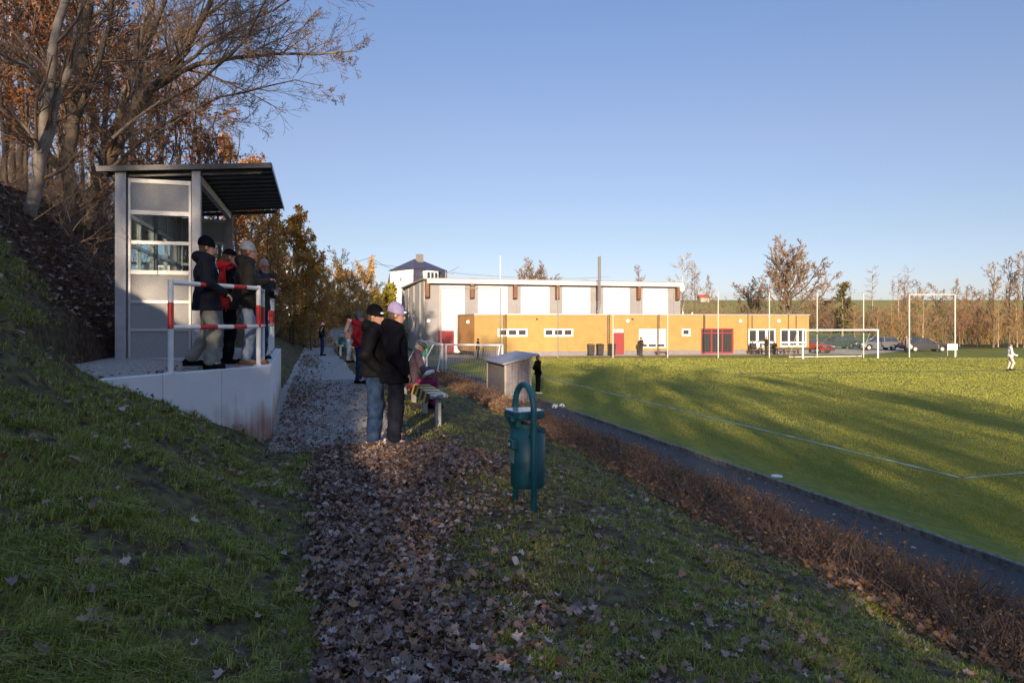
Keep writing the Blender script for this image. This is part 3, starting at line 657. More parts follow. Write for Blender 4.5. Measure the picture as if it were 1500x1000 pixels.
# main goal
goal = empty("football_goal", (gl.x, gl.y, PZ), math.atan2(gd.y, gd.x)); tag(goal, "full-size white football goal with green net at the far end of the pitch", "goal")
GW = (gr_ - gl).length; GHt = 2.5
for x in (0, GW): MB().tube([(x, 0, -.05), (x, 0, GHt)], .07, 10).build("goal_post", m_wpaint, goal)
MB().tube([(-.06, 0, GHt), (GW + .06, 0, GHt)], .07, 10).build("crossbar", m_wpaint, goal)
for x in (.05, GW - .05): MB().tube([(x, .05, GHt - .05), (x, .9, GHt - .1), (x, 2.2, .1)], .025, 6).build("net_support", m_galv, goal)
net_grid("net", (0, .9, GHt - .1), (1, 0, 0), (0, 1.3, -2.3), GW, 2.65, .15, m_netg, goal, r=.006); net_grid("net", (0, .05, GHt - .03), (1, 0, 0), (0, 1, -.06), GW, .86, .15, m_netg, goal, r=.006)
MB().tube([(0, 2.2, .06), (GW, 2.2, .06)], .04, 6).build("ground_bar", m_wpaint, goal)
# portable youth goals parked behind the hedge
m_galvw = mat("goal_alu", (.62, .62, .62), .45, metal=.2); m_netG = mat("net_cord_bright_green", (.03, .22, .12), .7); m_netW = mat("net_cord_white", (.5, .5, .5), .8)
def small_goal(loc, rz, label, wdt, hgt_, dep, netm):
    e = empty("portable_goal", loc, rz); tag(e, label, "goal")
    for x in (0, wdt): MB().tube([(x, 0, 0), (x, 0, hgt_)], .05, 10).build("goal_post", m_galvw, e); MB().tube([(x, 0, hgt_), (x, .45, hgt_), (x, dep, .04)], .03, 8).build("side_frame", m_galvw, e); MB().tube([(x, 0, .05), (x, dep, .05)], .03, 8).build("base_bar", m_galvw, e)
    MB().tube([(-.04, 0, hgt_), (wdt + .04, 0, hgt_)], .05, 10).build("crossbar", m_galvw, e); MB().tube([(0, dep, .05), (wdt, dep, .05)], .03, 8).build("base_bar", m_galvw, e)
    net_grid("net", (0, .45, hgt_ - .03), (1, 0, 0), (0, dep - .45, -hgt_ + .08), wdt, math.hypot(dep - .45, hgt_ - .08), .12, netm, e, r=.004)
    for x in (.01, wdt - .01): net_grid("net", (x, .02, .06), (0, 1, 0), (0, 0, 1), dep * .55, hgt_ - .1, .12, netm, e, r=.004)
    return e
g1 = px(648, 552, 34); small_goal((g1.x, 34, -1.45), R(106), "small aluminium goal with green net behind the hedge left of the other", 5.0, 2.0, 1.5, m_netG)
g2 = px(724, 552, 31.5); small_goal((px(736, 0, 33).x, 33, -1.45), R(165), "small aluminium goal with white net right beside the wooden dugout", 2.9, 2.0, 1.6, m_netW)
# dugout shed
m_shed = mat("shed_boards", (.13, .12, .135), .85, (.19, .175, .19), 9, bump=.3); m_shedr = mat("shed_roof", (.20, .20, .24), .6, (.26, .26, .30), 3)
m_shedp = mat("shed_post", (.30, .27, .25), .8)
dg = empty("dugout", (-.26, 26.0, -1.5), TH); tag(dg, "dark boarded dugout with sloping grey roof standing behind the hedge", "dugout")
# local x towards the pitch, y away along the touchline
DLn, DW = 2.8, 1.0
def dz(x): return 1.58 + .24 * (x / DW)
for i in range(22):
    y = .08 + i * (DLn - .1) / 21.0; MB().box((.02, y, dz(0) / 2), (.022, .152, dz(0) - .03)).build("board", m_shed, dg)
for i in range(8):
    x = .1 + i * (DW - .16) / 7.0; MB().box((x, 0.0, dz(x) / 2 - .01), (.148, .022, dz(x) - .04)).build("board", m_shed, dg); MB().box((x, DLn, dz(x) / 2), (.148, .022, dz(x) - .03)).build("board", m_shed, dg)
for x, y in ((0, -.01), (DW, -.01), (0, DLn), (DW, DLn)): MB().box((x, y, dz(x) / 2), (.07, .07, dz(x))).build("corner_post", m_shedp, dg)
MB().box((.55, DLn / 2, .45), (.35, DLn - .3, .04)).build("seat", m_wood, dg)
sl_ = math.atan(.24 / DW); MB().box((DW / 2 + .08, DLn / 2, dz(DW / 2) + .055), (DW + .5, DLn + .4, .045), M=Matrix.Rotation(-sl_, 3, 'Y')).build("roof", m_shedr, dg)
# ------------------------------------------------------------------ trees
def nrm(v): return v / (np.linalg.norm(v, axis=-1, keepdims=True) + 1e-9)
def resample(poly, n):
    P = np.array([tuple(p) for p in poly], float); d = np.concatenate([[0], np.cumsum(np.linalg.norm(np.diff(P, axis=0), axis=1))])
    u = np.linspace(0, d[-1], n); return np.stack([np.interp(u, d, P[:, k]) for k in range(3)], -1)
def children(rng, P, Rd, n, t0, t1, ratio, ang, upw, wig, npts, rr, rmin=.004, taper=.3, flat=None):
    """n side branches on every polyline of P (C,m,3)"""
    C, m = P.shape[:2]; ids = np.repeat(np.arange(C), n); K = len(ids)
    u = (np.tile(np.arange(n), C) + rng.rand(K)) / n; u = t0 + (t1 - t0) * u
    f = u * (m - 1); i = np.minimum(f.astype(int), m - 2); w_ = (f - i)[:, None]
    a = P[ids, i]; b = P[ids, i + 1]; pos = a * (1 - w_) + b * w_; tan = nrm(b - a)
    r = (Rd[ids, i] * (1 - w_[:, 0]) + Rd[ids, i + 1] * w_[:, 0]) * rr * rng.uniform(.75, 1.05, K)
    L = np.linalg.norm(np.diff(P, axis=1), axis=2).sum(1)[ids] * ratio * (1.15 - .75 * u) * rng.uniform(.65, 1.25, K)
    q = rng.randn(K, 3); q = nrm(q - (q * tan).sum(1, keepdims=True) * tan)
    an = np.radians(ang * rng.uniform(.7, 1.3, K))[:, None]; d = nrm(np.cos(an) * tan + np.sin(an) * q)
    pts = [pos]; st = (L / (npts - 1))[:, None]
    for k in range(npts - 1):
        d = nrm(d + rng.randn(K, 3) * wig + np.array([0, 0, upw])); pts.append(pts[-1] + d * st)
    Q = np.stack(pts, 1); tp = np.linspace(1, taper, npts)[None, :]
    return Q, np.maximum(r[:, None] * tp, rmin)
def tubes(P, Rd, k):
    C, m = P.shape[:2]; T = nrm(np.gradient(P, axis=1)); ref = np.array([.31, .53, .79])
    N_ = nrm(np.cross(T, ref)); B_ = np.cross(T, N_)
    a = 2 * np.pi * np.arange(k) / k
    V = P[:, :, None] + Rd[:, :, None, None] * (np.cos(a)[None, None, :, None] * N_[:, :, None] + np.sin(a)[None, None, :, None] * B_[:, :, None])
    I = np.arange(C * m * k).reshape(C, m, k); J = np.roll(I, -1, 2)
    F = np.stack([I[:, :-1], J[:, :-1], J[:, 1:], I[:, 1:]], -1).reshape(-1, 4)
    return V.reshape(-1, 3), F
def merge(parts):
    V = []; F = []; b = 0
    for v, f in parts: V.append(v); F.append(f + b); b += len(v)
    return np.concatenate(V), np.concatenate(F)
LEAF_LONG = (np.array([(0, 0, 0), (-.28, .35, .06), (-.2, .8, .02), (0, 1.1, -.08), (.2, .8, .05), (.28, .35, .0)]) * .9, np.array([(0, 1, 2, 3), (0, 3, 4, 5)]))
def scatter(tmpl, pos, size, rng, flat=None, normal_up=0.0):
    tv_, tf = tmpl; n = len(pos); q = rng.randn(n, 4)
    if normal_up:
        yaw = rng.uniform(0, 2 * np.pi, n); tlt = rng.randn(n, 2) * (1 - normal_up)
        Z = nrm(np.stack([tlt[:, 0], tlt[:, 1], np.ones(n)], -1)); X_ = np.stack([np.cos(yaw), np.sin(yaw), 0 * yaw], -1)
        X_ = nrm(X_ - (X_ * Z).sum(1, keepdims=True) * Z); Y_ = np.cross(Z, X_); M = np.stack([X_, Y_, Z], -1)
    else:
        q = q / np.linalg.norm(q, axis=1, keepdims=True); a, b, c, d = q.T
        M = np.stack([np.stack([1 - 2 * (c * c + d * d), 2 * (b * c - a * d), 2 * (b * d + a * c)], -1), np.stack([2 * (b * c + a * d), 1 - 2 * (b * b + d * d), 2 * (c * d - a * b)], -1), np.stack([2 * (b * d - a * c), 2 * (c * d + a * b), 1 - 2 * (b * b + c * c)], -1)], 1)
    sz = np.asarray(size); sz = sz[:, None, None] if sz.ndim else sz
    V = np.einsum('nij,vj->nvi', M, tv_) * sz + pos[:, None]
    F = (tf[None] + (np.arange(n) * len(tv_))[:, None, None]).reshape(-1, tf.shape[1])
    return V.reshape(-1, 3), F
m_bark = mat("bark_dark", (.075, .055, .042), .95, (.16, .12, .085), 6, bump=1, bscale=30)
m_barkp = mat("bark_pale", (.20, .165, .13), .9, (.34, .29, .24), 4, bump=.6, bscale=25)
m_twig = mat("twig_brown", (.13, .085, .058), .9, (.22, .15, .10), 1.5)
m_twigf = mat("twig_far", (.17, .105, .06), .9, (.25, .17, .10), .4)
m_twigy = mat("twig_ochre", (.24, .15, .06), .9, (.34, .23, .10), .6)
m_twigr = mat("twig_reddish", (.16, .075, .05), .9, (.24, .12, .075), .5)
def leafmat(name, cols_, tr=.25): return mat(name, cols_[0], .75, island=1, c3=cols_, trans=tr, spec=.2)
m_lbrown = leafmat("leaves_rust", [(.15, .05, .022), (.30, .11, .04), (.42, .17, .055), (.22, .09, .04)])
m_lgold = leafmat("leaves_gold", [(.38, .17, .035), (.55, .29, .06), (.62, .38, .08), (.42, .18, .045)])
m_lrus = leafmat("leaves_orange_brown", [(.26, .10, .035), (.42, .18, .05), (.55, .26, .07), (.30, .13, .04)])
m_lgreen = leafmat("leaves_evergreen", [(.015, .03, .012), (.03, .055, .018), (.05, .075, .02), (.03, .04, .015)])
m_lyg = leafmat("leaves_yellow_green", [(.14, .13, .02), (.24, .22, .03), (.30, .24, .04), (.10, .10, .02)])
m_lolive = leafmat("leaves_olive", [(.06, .06, .02), (.11, .10, .03), (.16, .13, .05), (.09, .08, .04)])
def build_tree(name, label, cat, group, trunk, r0, r1, rng, levels, bark, twig, limbs=None, leaves=None, root=None, k0=8, lmat=None, origin=None, rmin=.004):
    """trunk: polyline; limbs: explicit polylines [(pts, r0, r1)]; levels: dicts for generated orders; leaves: (count per twig, size)"""
    o = Vector(trunk[0]) if origin is None else Vector(origin); off = np.array([tuple(o)])
    e = empty(name, tuple(o)) if root is None else root
    tag(e, label, cat, group)
    T0 = resample(trunk, 14)[None]; T0[0, 1:-1] += rng.randn(12, 3) * r0 * .25; R0 = np.linspace(r0, r1, 14)[None]; R0[0, 0] *= 1.5; R0[0, 1] *= 1.12
    heavy = [tubes(T0 - off, R0, k0)]
    par = [(T0, R0)]
    for lp, a, b in (limbs or []):
        L_ = resample(lp, 12)[None]; L_[0, 1:] += rng.randn(11, 3) * .02; Rl = np.linspace(a, b, 12)[None]; heavy.append(tubes(L_ - off, Rl, 7)); par.append((L_, Rl))
    light = []; cur = par
    for li, lv in enumerate(levels):
        nxt = []
        for P, Rd in cur:
            lv2 = dict(lv); kk = lv2.pop('k', 3); hv = lv2.pop('heavy', False); lv2.setdefault('rmin', rmin)
            Q, Rq = children(rng, P, Rd, **lv2); nxt.append((Q, Rq)); (heavy if hv else light).append(tubes(Q - off, Rq, kk))
        if li == 0 and limbs: nxt = nxt + par[1:]
        cur = nxt
    V, F = merge(heavy); npmesh("trunk", V, F, bark, e, smooth=True)
    V, F = merge(light); npmesh("crown", V, F, twig, e)
    if leaves:
        n_, size, *rest = leaves; Q = np.concatenate([c[0] for c in cur if c[0].shape[1] == cur[0][0].shape[1]]); hz = rest[0] if rest else None
        C = len(Q); ids = rng.randint(0, C, int(C * n_)); u = rng.rand(len(ids)) * (Q.shape[1] - 1.001); i = u.astype(int)
        pos = Q[ids, i] * (1 - (u - i))[:, None] + Q[ids, i + 1] * (u - i)[:, None] + rng.randn(len(ids), 3) * size * .4
        if hz is not None: keep = rng.rand(len(pos)) < hz(pos); pos = pos[keep]
        
        if len(pos): V, F = scatter(LEAF_LONG, pos - off, rng.uniform(.6, 1.25, len(pos)) * size, rng); npmesh("leaves", V, F, lmat, e)
    return e
RS = np.random.RandomState
def L(n, ratio, ang, up_=.03, wig=.12, npts=5, rr=.55, t0=.15, t1=1.0, k=3, **kw): return dict(n=n, ratio=ratio, ang=ang, upw=up_, wig=wig, npts=npts, rr=rr, t0=t0, t1=t1, k=k, **kw)
def P_(*q): return [px(*a) for a in q]
# -- big bare tree whose limbs arch out to the right over the shelter
Yb = 14.5
hero = build_tree("arching_tree", "big dark bare tree leaning right, its long limbs arching over the shelter roof", "tree", None,
    P_((92, 430, 15.2), (128, 330, 15), (158, 240, 14.8), (190, 180, 14.6), (218, 134, Yb)), .15, .10, RS(11),
    [L(11, .34, 44, .06, .12, 7, .42, t0=.12, k=4), L(9, .46, 38, .04, .12, 6, .55, k=3), L(7, .5, 36, .02, .13, 5, .6), L(4, .55, 34, .02, .15, 3, .62)], m_bark, m_twig,
    limbs=[(P_((218, 134, Yb), (262, 104, 14.3), (302, 92, 14.2), (378, 82, 14), (468, 78, 13.8), (520, 72, 13.6)), .065, .012),
           (P_((218, 134, Yb), (262, 88, 14.2), (300, 30, 14), (330, -50, 13.8), (350, -160, 13.6)), .08, .025),
           (P_((238, 122, 14.4), (290, 80, 13.6), (350, 40, 13.2), (420, 5, 13), (480, -30, 12.8)), .045, .010),
           (P_((150, 255, 14.7), (215, 200, 14), (280, 160, 13.6), (350, 135, 13.4), (430, 118, 13.3), (470, 128, 13.3)), .042, .008),
           (P_((190, 180, 14.6), (205, 100, 14.8), (235, 20, 15), (260, -60, 15), (270, -160, 15)), .07, .025),
           (P_((215, 160, 14.4), (290, 125, 13), (360, 60, 12.4), (400, -20, 12), (440, -100, 12)), .04, .010)], rmin=.0032)
# -- pale twin trunk at the left
build_tree("pale_twin_tree", "pale-barked tree with twin trunks splitting low at the left of the wood", "tree", None,
    P_((30, 420, 12.5), (45, 300, 12.4), (62, 200, 12.2), (75, 110, 12), (95, 30, 12), (108, -80, 12)), .13, .05, RS(12),
    [L(9, .32, 45, .06, .14, 6, .5, t0=.3, k=4), L(7, .45, 42, .03, .15, 5, .6), L(6, .5, 38, .02, .16, 4, .6)], m_barkp, m_twig,
    limbs=[(P_((50, 280, 12.4), (78, 170, 12.3), (100, 110, 12.2), (112, 60, 12.2), (118, -40, 12.2)), .09, .04), (P_((70, 130, 12), (30, 90, 11.5), (-20, 70, 11), (-80, 30, 11)), .04, .012)], rmin=.0045)
# -- dark straight trunks
build_tree("dark_forked_tree", "thick dark trunk beside the pale twin trunks, forking above the rust leaves", "tree", None,
    P_((88, 400, 13.8), (98, 300, 13.8), (105, 190, 13.8), (118, 90, 13.8), (128, 0, 13.8), (135, -120, 13.8)), .15, .08, RS(13),
    [L(12, .3, 50, .05, .12, 6, .5, t0=.12, k=4), L(8, .42, 42, .03, .15, 5, .6), L(6, .5, 38, .02, .16, 4, .6)], m_bark, m_twig,
    limbs=[(P_((105, 190, 13.8), (140, 110, 13.6), (160, 30, 13.5), (170, -60, 13.4)), .08, .03)], leaves=(2.2, .09, lambda p: (p[:, 2] < 6.6) * .9), lmat=m_lbrown, rmin=.005)
build_tree("slanted_tree", "slanting dark tree with a bare crown rising behind the shelter post", "tree", None,
    P_((120, 400, 17), (140, 300, 17), (165, 200, 17), (195, 100, 17), (225, 0, 17), (245, -100, 17)), .12, .05, RS(14),
    [L(12, .32, 48, .06, .14, 6, .5, t0=.12, k=4), L(8, .42, 42, .03, .15, 5, .6), L(6, .5, 38, .02, .16, 4, .6)], m_bark, m_twig, leaves=(1.3, .11, lambda p: (p[:, 2] < 6.3) * .9), lmat=m_lbrown, rmin=.005)
lb = MB().tube(P_((165, 203, 13), (188, 182, 13), (235, 148, 13)), [.035, .03, .02], 7).build("broken_branch", m_barkp); tag(lb, "short pale broken branch slanting up above the shelter roof's left end", "branch")
# -- wood on the hillside behind: young trees with clinging rust leaves
def wood_proto(seed, H, lean, leafy, lm, twig=m_twig, bark=m_bark, r=.09, rm=.008, nlv=(9, 7, 5), lsz=.12, t0=.2, up_=.07):
    rng = RS(seed); tr = [Vector((0, 0, -.3)), Vector((lean * .15, 0, H * .3)), Vector((lean * .45, .1, H * .65)), Vector((lean, 0, H))]
    return build_tree("tree", None, None, None, tr, r, r * .25, rng, [L(nlv[0], .36, 46, up_, .13, 6, .5, t0=t0, k=4), L(nlv[1], .45, 42, .03, .16, 5, .62), L(nlv[2], .5, 40, .02, .18, 4, .7)], bark, twig,
                      leaves=(leafy, lsz) if leafy else None, lmat=lm, origin=(0, 0, 0), rmin=rm)
def place(proto, loc, rz=0, sc_=1.0, name=None, label=None, cat="tree", group=None, first=[]):
    c = copy_tree(proto) if proto in first else proto
    first.append(proto)
    c.location = loc; c.rotation_euler = (0, 0, rz); c.scale = (sc_, sc_, sc_)
    if name: c.name = name
    tag(c, label, cat, group); return c
def gz(x, y):
    s, t = ST(x, y); return float(hgt(np.array([s]), np.array([t]), False)[0])
rust1 = wood_proto(21, 7.5, .9, 3.0, m_lbrown); rust2 = wood_proto(22, 6.2, -.5, 3.4, m_lbrown, r=.07); bare1 = wood_proto(23, 9.5, .6, 0, None, r=.10, t0=.35); bare2 = wood_proto(24, 8.5, -.4, 0, None, bark=m_barkp, r=.075, t0=.4)
wr = random.Random(8)
wood = []
spots = [(8, 15.0, rust2, .8), (55, 15.5, rust1, .75), (140, 17.5, rust2, .9), (170, 19, rust1, .8), (75, 18, rust1, .95), (205, 21, rust1, .85), (245, 22.5, rust2, 1.05), (285, 25, rust1, .9), (325, 27, rust2, 1.1),
         (20, 20, rust1, 1), (120, 22.5, rust2, 1.1), (175, 24.5, rust1, 1.0), (-40, 17, rust1, .9), (60, 24, rust2, 1.2),
         (30, 17, bare1, .9), (95, 20, bare2, 1.0), (150, 21.5, bare1, 1.0), (195, 23, bare2, 1.05), (232, 24, bare1, .85), (265, 27, bare2, 1.0), (300, 29, bare1, .8), (12, 23, bare2, 1.1), (-25, 14, bare2, .9), (55, 27, bare1, 1.1), (335, 33, bare1, .85), (130, 28, bare2, 1.1), (215, 31, bare1, 1.15), (278, 34, bare1, 1.1),
         (35, 14.0, rust2, .7), (105, 15.2, rust2, .72), (150, 20, rust2, 1.1), (5, 17.5, rust1, .95), (225, 25, rust1, 1.1), (300, 29, rust2, 1.25), (350, 31, rust1, 1.0), (85, 26, rust1, 1.3), (262, 30, rust2, 1.3)]
lab_r = ["rust-leaved young tree at the left edge of the wood", "rust-leaved young tree below the pale twin trunks", "rust-leaved young tree left of the shelter's back post", "leafy brown tree behind the shelter's back post",
  "taller rust-leaved tree behind the dark forked trunk", "rust-leaved tree behind the shelter roof's left end", "rust-leaved tree seen over the middle of the shelter roof", "rust-leaved tree behind the shelter roof's bench side", "wide rust-leaved tree just right of the shelter's front post"]
ORD = ['first', 'second', 'third', 'fourth', 'fifth', 'sixth', 'seventh', 'eighth', 'ninth', 'tenth', 'eleventh', 'twelfth', 'thirteenth', 'fourteenth', 'fifteenth', 'sixteenth']
_bare = sorted([i for i, q in enumerate(spots) if q[2] in (bare1, bare2)], key=lambda i: spots[i][0]); _deep = sorted([i for i, q in enumerate(spots) if q[2] in (rust1, rust2) and i >= 9], key=lambda i: spots[i][0])
for i, (p, Y, pr, s_) in enumerate(spots):
    X = (p - 750) / 1000 * Y; z = gz(X, Y)
    leafy = pr in (rust1, rust2)
    if i < len(lab_r): lb_ = lab_r[i]; g_ = None
    elif leafy: lb_ = ORD[_deep.index(i)] + " from the left of the rust-leaved trees deep in the hillside wood"; g_ = "rust-leaved trees deep in the wood"
    else: lb_ = ORD[_bare.index(i)] + " from the left of the slim bare trees in the hillside wood"; g_ = "slim bare trees in the hillside wood"
    place(pr, (X, Y, z - .1), wr.uniform(0, 6.28), s_ * wr.uniform(.92, 1.08), "rust_leaved_tree" if leafy else "slim_bare_tree", lb_, "tree", g_)
# -- oak with gold leaves, golden conifer-like shrub, bushes beside the path further back
oak = wood_proto(31, 8.0, .5, 13.0, m_lgold, twig=m_twigy, r=.12, rm=.010, nlv=(18, 8, 5), lsz=.17, t0=.08, up_=.12)
def at(p, Y): X = (p - 750) / 1000 * Y; return (X, Y, gz(X, Y) - .1)
place(oak, at(430, 40), .5, .88, "golden_oak", "golden-leaved oak catching the sun right of the shelter", "tree")
rust3 = wood_proto(32, 6.5, .3, 6, m_lrus, twig=m_twigy, r=.1, rm=.010, nlv=(18, 8, 5), lsz=.16, t0=.06)
place(rust3, at(392, 38), 1.5, .95, "rust_oak", "rust-brown oak between the shelter and the golden oak", "tree")
place(rust3, at(350, 42), 2.9, 1.35, "rust_oak", "tall rust-brown oak seen through the shelter's open front", "tree")
place(oak, at(462, 46), 3.5, .72, "golden_oak", "low golden bush-like oak under the slender bare tree", "tree")
bushb = wood_proto(33, 5.0, .2, 1.0, m_lgold, twig=m_twigy, r=.05, rm=.010, nlv=(30, 10, 6), lsz=.11, t0=.02, up_=.05)
bushy = wood_proto(34, 7.2, .4, 0, None, twig=m_twigy, bark=m_barkp, r=.07, rm=.010, nlv=(22, 10, 6), t0=.08, up_=.1)
bl = [(398, 36, bushb, 1.0, "dark brown bush at the bank foot beside the path"), (425, 40, bushb, 1.1, "dense brown bush left of the garage"), (445, 47, bushb, 1.0, "brown bush at the left corner of the garage"),
      (470, 58, bushb, 1.3, "brown bush rising behind the garage roof's left part"), (500, 58, bushb, 1.25, "brown bush rising behind the middle of the garage roof"), (530, 60, bushb, 1.3, "brown bush rising behind the garage roof's right part"), (412, 50, bushb, 1.5, "tall brown bush behind the golden oak"),
      (372, 45, bushb, 1.4, "brown bush seen under the shelter roof's right edge"),
      (485, 52, bushb, 1.15, "brown bush close behind the garage roof's left end"), (515, 53, bushb, 1.1, "brown bush close behind the garage roof's right end"), (455, 40, bushb, .95, "low brown bush left of the garage wall"), (538, 66, bushb, 1.3, "brown bush under the utility pole")]
for p, Y, pr, s_, lb_ in bl: place(pr, at(p, Y), wr.uniform(0, 6), s_ * 1.22, "brown_bush", lb_, "bush")
for p, Y, s_, lb_ in ((475, 56, 1.0, "pale ochre multi-stemmed bare bush left above the garage"), (500, 60, 1.25, "slender bare tree with upright twigs right of the golden oak"), (525, 64, .9, "small bare ochre tree beside the utility pole"), (455, 62, 1.2, "bare ochre tree between golden oak and garage")):
    place(bushy, at(p, Y), wr.uniform(0, 6), s_, "bare_tree", lb_, "tree")
yg = wood_proto(35, 5.0, .1, 7, m_lyg, twig=m_twigy, r=.07, rm=.015, nlv=(18, 7, 4), lsz=.3, t0=.03, up_=.25)
place(yg, at(572, 82), .3, 1.4, "yellow_green_shrub", "yellow-green shrub below the white gable of the slate-roofed house", "shrub")
place(yg, at(553, 84), 1.9, 1.25, "yellow_green_shrub", "yellow-green shrub left of the sports hall below the pole", "shrub")
evg = wood_proto(36, 5.0, .0, 8, m_lgreen, twig=m_twig, r=.09, rm=.015, nlv=(20, 7, 4), lsz=.32, t0=.02, up_=.12)
place(evg, at(540, 74), .3, .85, "evergreen_bush", "dark evergreen bush behind the garage's right end", "bush")
# -- trees far behind the buildings and the pitch
big = build_tree("big_bare_tree", None, None, None, [Vector((0, 0, -1)), Vector((.2, 0, 2)), Vector((.0, .2, 4)), Vector((.4, 0, 7))], .36, .17, RS(46),
    [L(18, .92, 56, .07, .10, 9, .42, t0=.22, k=5, heavy=True), L(11, .42, 42, .05, .13, 7, .5, k=4), L(9, .42, 40, .02, .14, 5, .6), L(5, .5, 38, .0, .16, 3, .7)], m_bark, m_twigf, origin=(0, 0, 0), rmin=.02)
place(big, (*(lambda p, Y: ((p - 750) / 1000 * Y, Y))(1152, 100), 0.5), .4, 1.38, "big_bare_tree", "big spreading bare tree rising behind the clubhouse's right part", "tree")
place(big, (*(lambda p, Y: ((p - 750) / 1000 * Y, Y))(1098, 112), 0.5), 2.4, .85, "big_bare_tree", "lower bare tree left of the big spreading one", "tree")
place(big, ((1205 - 750) / 1000 * 115, 115, .5), 4.4, .6, "big_bare_tree", "small bare tree right under the big spreading one", "tree")
f1 = wood_proto(42, 8, .3, 0, None, twig=m_twigf, r=.10, rm=.02, nlv=(16, 8, 5), t0=.15, up_=.14)
f2 = wood_proto(43, 8, .2, 0, None, twig=m_twigr, r=.10, rm=.02, nlv=(18, 8, 5), t0=.06, up_=.08)
f3 = wood_proto(44, 8, .2, 0, None, twig=m_twigy, bark=m_barkp, r=.10, rm=.02, nlv=(18, 8, 5), t0=.03, up_=.10)
birch = wood_proto(45, 9, .1, 0, None, twig=mat("twig_pale", (.30, .24, .20), .9), bark=mat("birch_bark", (.5, .48, .45), .8, (.2, .18, .16), 2), r=.10, rm=.02, nlv=(20, 7, 4), t0=.15, up_=.02)
def atz(p, y, Y): v = px(p, y, Y); return (v.x, Y, v.z)
place(birch, atz(1000, 470, 95), 0, 1.0, "birch_tree", "thin pale birch at the right end of the sports hall", "tree")
place(f1, atz(1018, 470, 98), 1, .95, "bare_tree", "bare tree just right of the thin pale birch", "tree")
place(f1, atz(1040, 470, 105), 2, .8, "bare_tree", "small bare tree above the clubhouse entrance", "tree")
place(big, atz(778, 470, 120), 1, 1.12, "roundheaded_tree", "round bare tree crown showing above the sports hall roof", "tree")
place(f2, atz(935, 455, 120), 1, .95, "bare_tree", "low reddish bare tree top over the hall roof's right half", "tree")
for (p, yb, Y, s_, pr, lb_) in ((1245, 438, 200, .62, f1, "small round bare tree alone on the hill left of the thin spruce"), (1308, 438, 200, .65, f1, "small bare tree on the hill right of the thin spruce"),
                          (1325, 490, 110, 1.05, f2, "reddish bare tree behind the left post of the white ball-stop frame"), (1345, 490, 118, 1.1, f2, "reddish bare tree filling the white ball-stop frame"), (1372, 490, 112, 1.0, f2, "reddish bare tree above the white ball-stop frame's crossbar"),
                          (1398, 490, 108, 1.0, f1, "bare tree behind the right post of the white ball-stop frame"), (1425, 490, 112, .95, f2, "reddish bare tree right of the white ball-stop frame"),
                          (1352, 500, 88, .8, f3, "sunlit multi-stemmed willow bush behind the dark sedan"), (1330, 500, 96, .75, f3, "ochre bush left behind the dark sedan"),
                          (1455, 505, 84, 1.15, f1, "tall bare tree with pale trunk near the right edge"), (1478, 505, 86, 1.25, f1, "tall bare tree above the goalkeeper"), (1500, 505, 84, 1.3, f1, "tall bare tree at the right edge of the picture"),
                          (1405, 505, 84, .75, f2, "reddish bush right of the white notice board"), (1432, 505, 86, .8, f2, "dense reddish bush midway between notice board and goalkeeper"), (1462, 506, 82, .6, f3, "ochre bush left behind the goalkeeper"), (1490, 506, 82, .6, f3, "ochre bush right behind the goalkeeper"),
                          (1215, 500, 96, .65, f2, "reddish bush behind the dark green estate car"), (1285, 500, 92, .55, f3, "ochre bush above the grey estate car"), (1305, 500, 92, .62, f3, "ochre bush right above the grey estate car"),
                          (1385, 470, 150, .8, f1, "distant bare tree on the hill line behind the white frame"), (1415, 470, 150, .85, f1, "distant bare tree on the hill line right of the frame"), (1440, 470, 150, .8, f1, "distant bare tree left of the tall right-edge trees")):
    place(pr, atz(p, yb, Y), wr.uniform(0, 6), s_, "bare_tree" if Y > 90 and pr is f1 else "bare_shrub" if s_ < .85 else "bare_tree", lb_, "tree" if s_ >= .85 or pr is f1 else "bush")
# spruces: whorled drooping branches
def spruce(seed, H, dense, lm, label, loc, sc_, name="spruce_tree"):
    rng = RS(seed); T0 = np.stack([np.zeros(10), np.zeros(10), np.linspace(-.3, H, 10)], -1)[None]; R0 = np.linspace(.14, .02, 10)[None]
    Q, Rq = children(rng, T0, R0, n=46, t0=.12, t1=1.0, ratio=.20, ang=78, upw=.06, wig=.05, npts=5, rr=.4, rmin=.02)
    Q2, R2 = children(rng, Q, Rq, n=dense, t0=.1, t1=1.0, ratio=.35, ang=50, upw=-.03, wig=.08, npts=3, rr=.6, rmin=.02)
    e = empty(name, (0, 0, 0)); V, F = tubes(T0, R0, 6); npmesh("trunk", V, F, m_barkp, e)
    V, F = merge([tubes(Q, Rq, 3), tubes(Q2, R2, 3)]); npmesh("crown", V, F, m_twigf, e)
    if lm is not None:
        pos = Q2.reshape(-1, 3); pos = pos[rng.rand(len(pos)) < .8]; V, F = scatter(LEAF_LONG, pos, rng.uniform(.7, 1.2, len(pos)) * .38, rng); npmesh("needles", V, F, lm, e)
    e.location = loc; e.scale = (sc_,) * 3; tag(e, label, "tree"); return e
spruce(51, 10, 5, None, "thin sparse larch standing alone above the parked cars", atz(1278, 492, 100), 1.0, "larch_tree")
spruce(52, 9, 4, None, "sparse dark larch left of the white ball-stop frame", atz(1316, 492, 105), 1.05, "larch_tree")
spruce(53, 10, 4, None, "sparse larch rising over the crossbar of the white ball-stop frame", atz(1330, 485, 118), 1.1, "larch_tree")
spruce(54, 6, 9, m_lolive, "bushy grey-green pine above the dark green estate car", atz(1234, 495, 95), 1.25, "pine_tree")
place(bushy, atz(1252, 497, 94), 1.0, .6, "bare_shrub", "bare ochre shrub right of the grey-green pine", "bush")
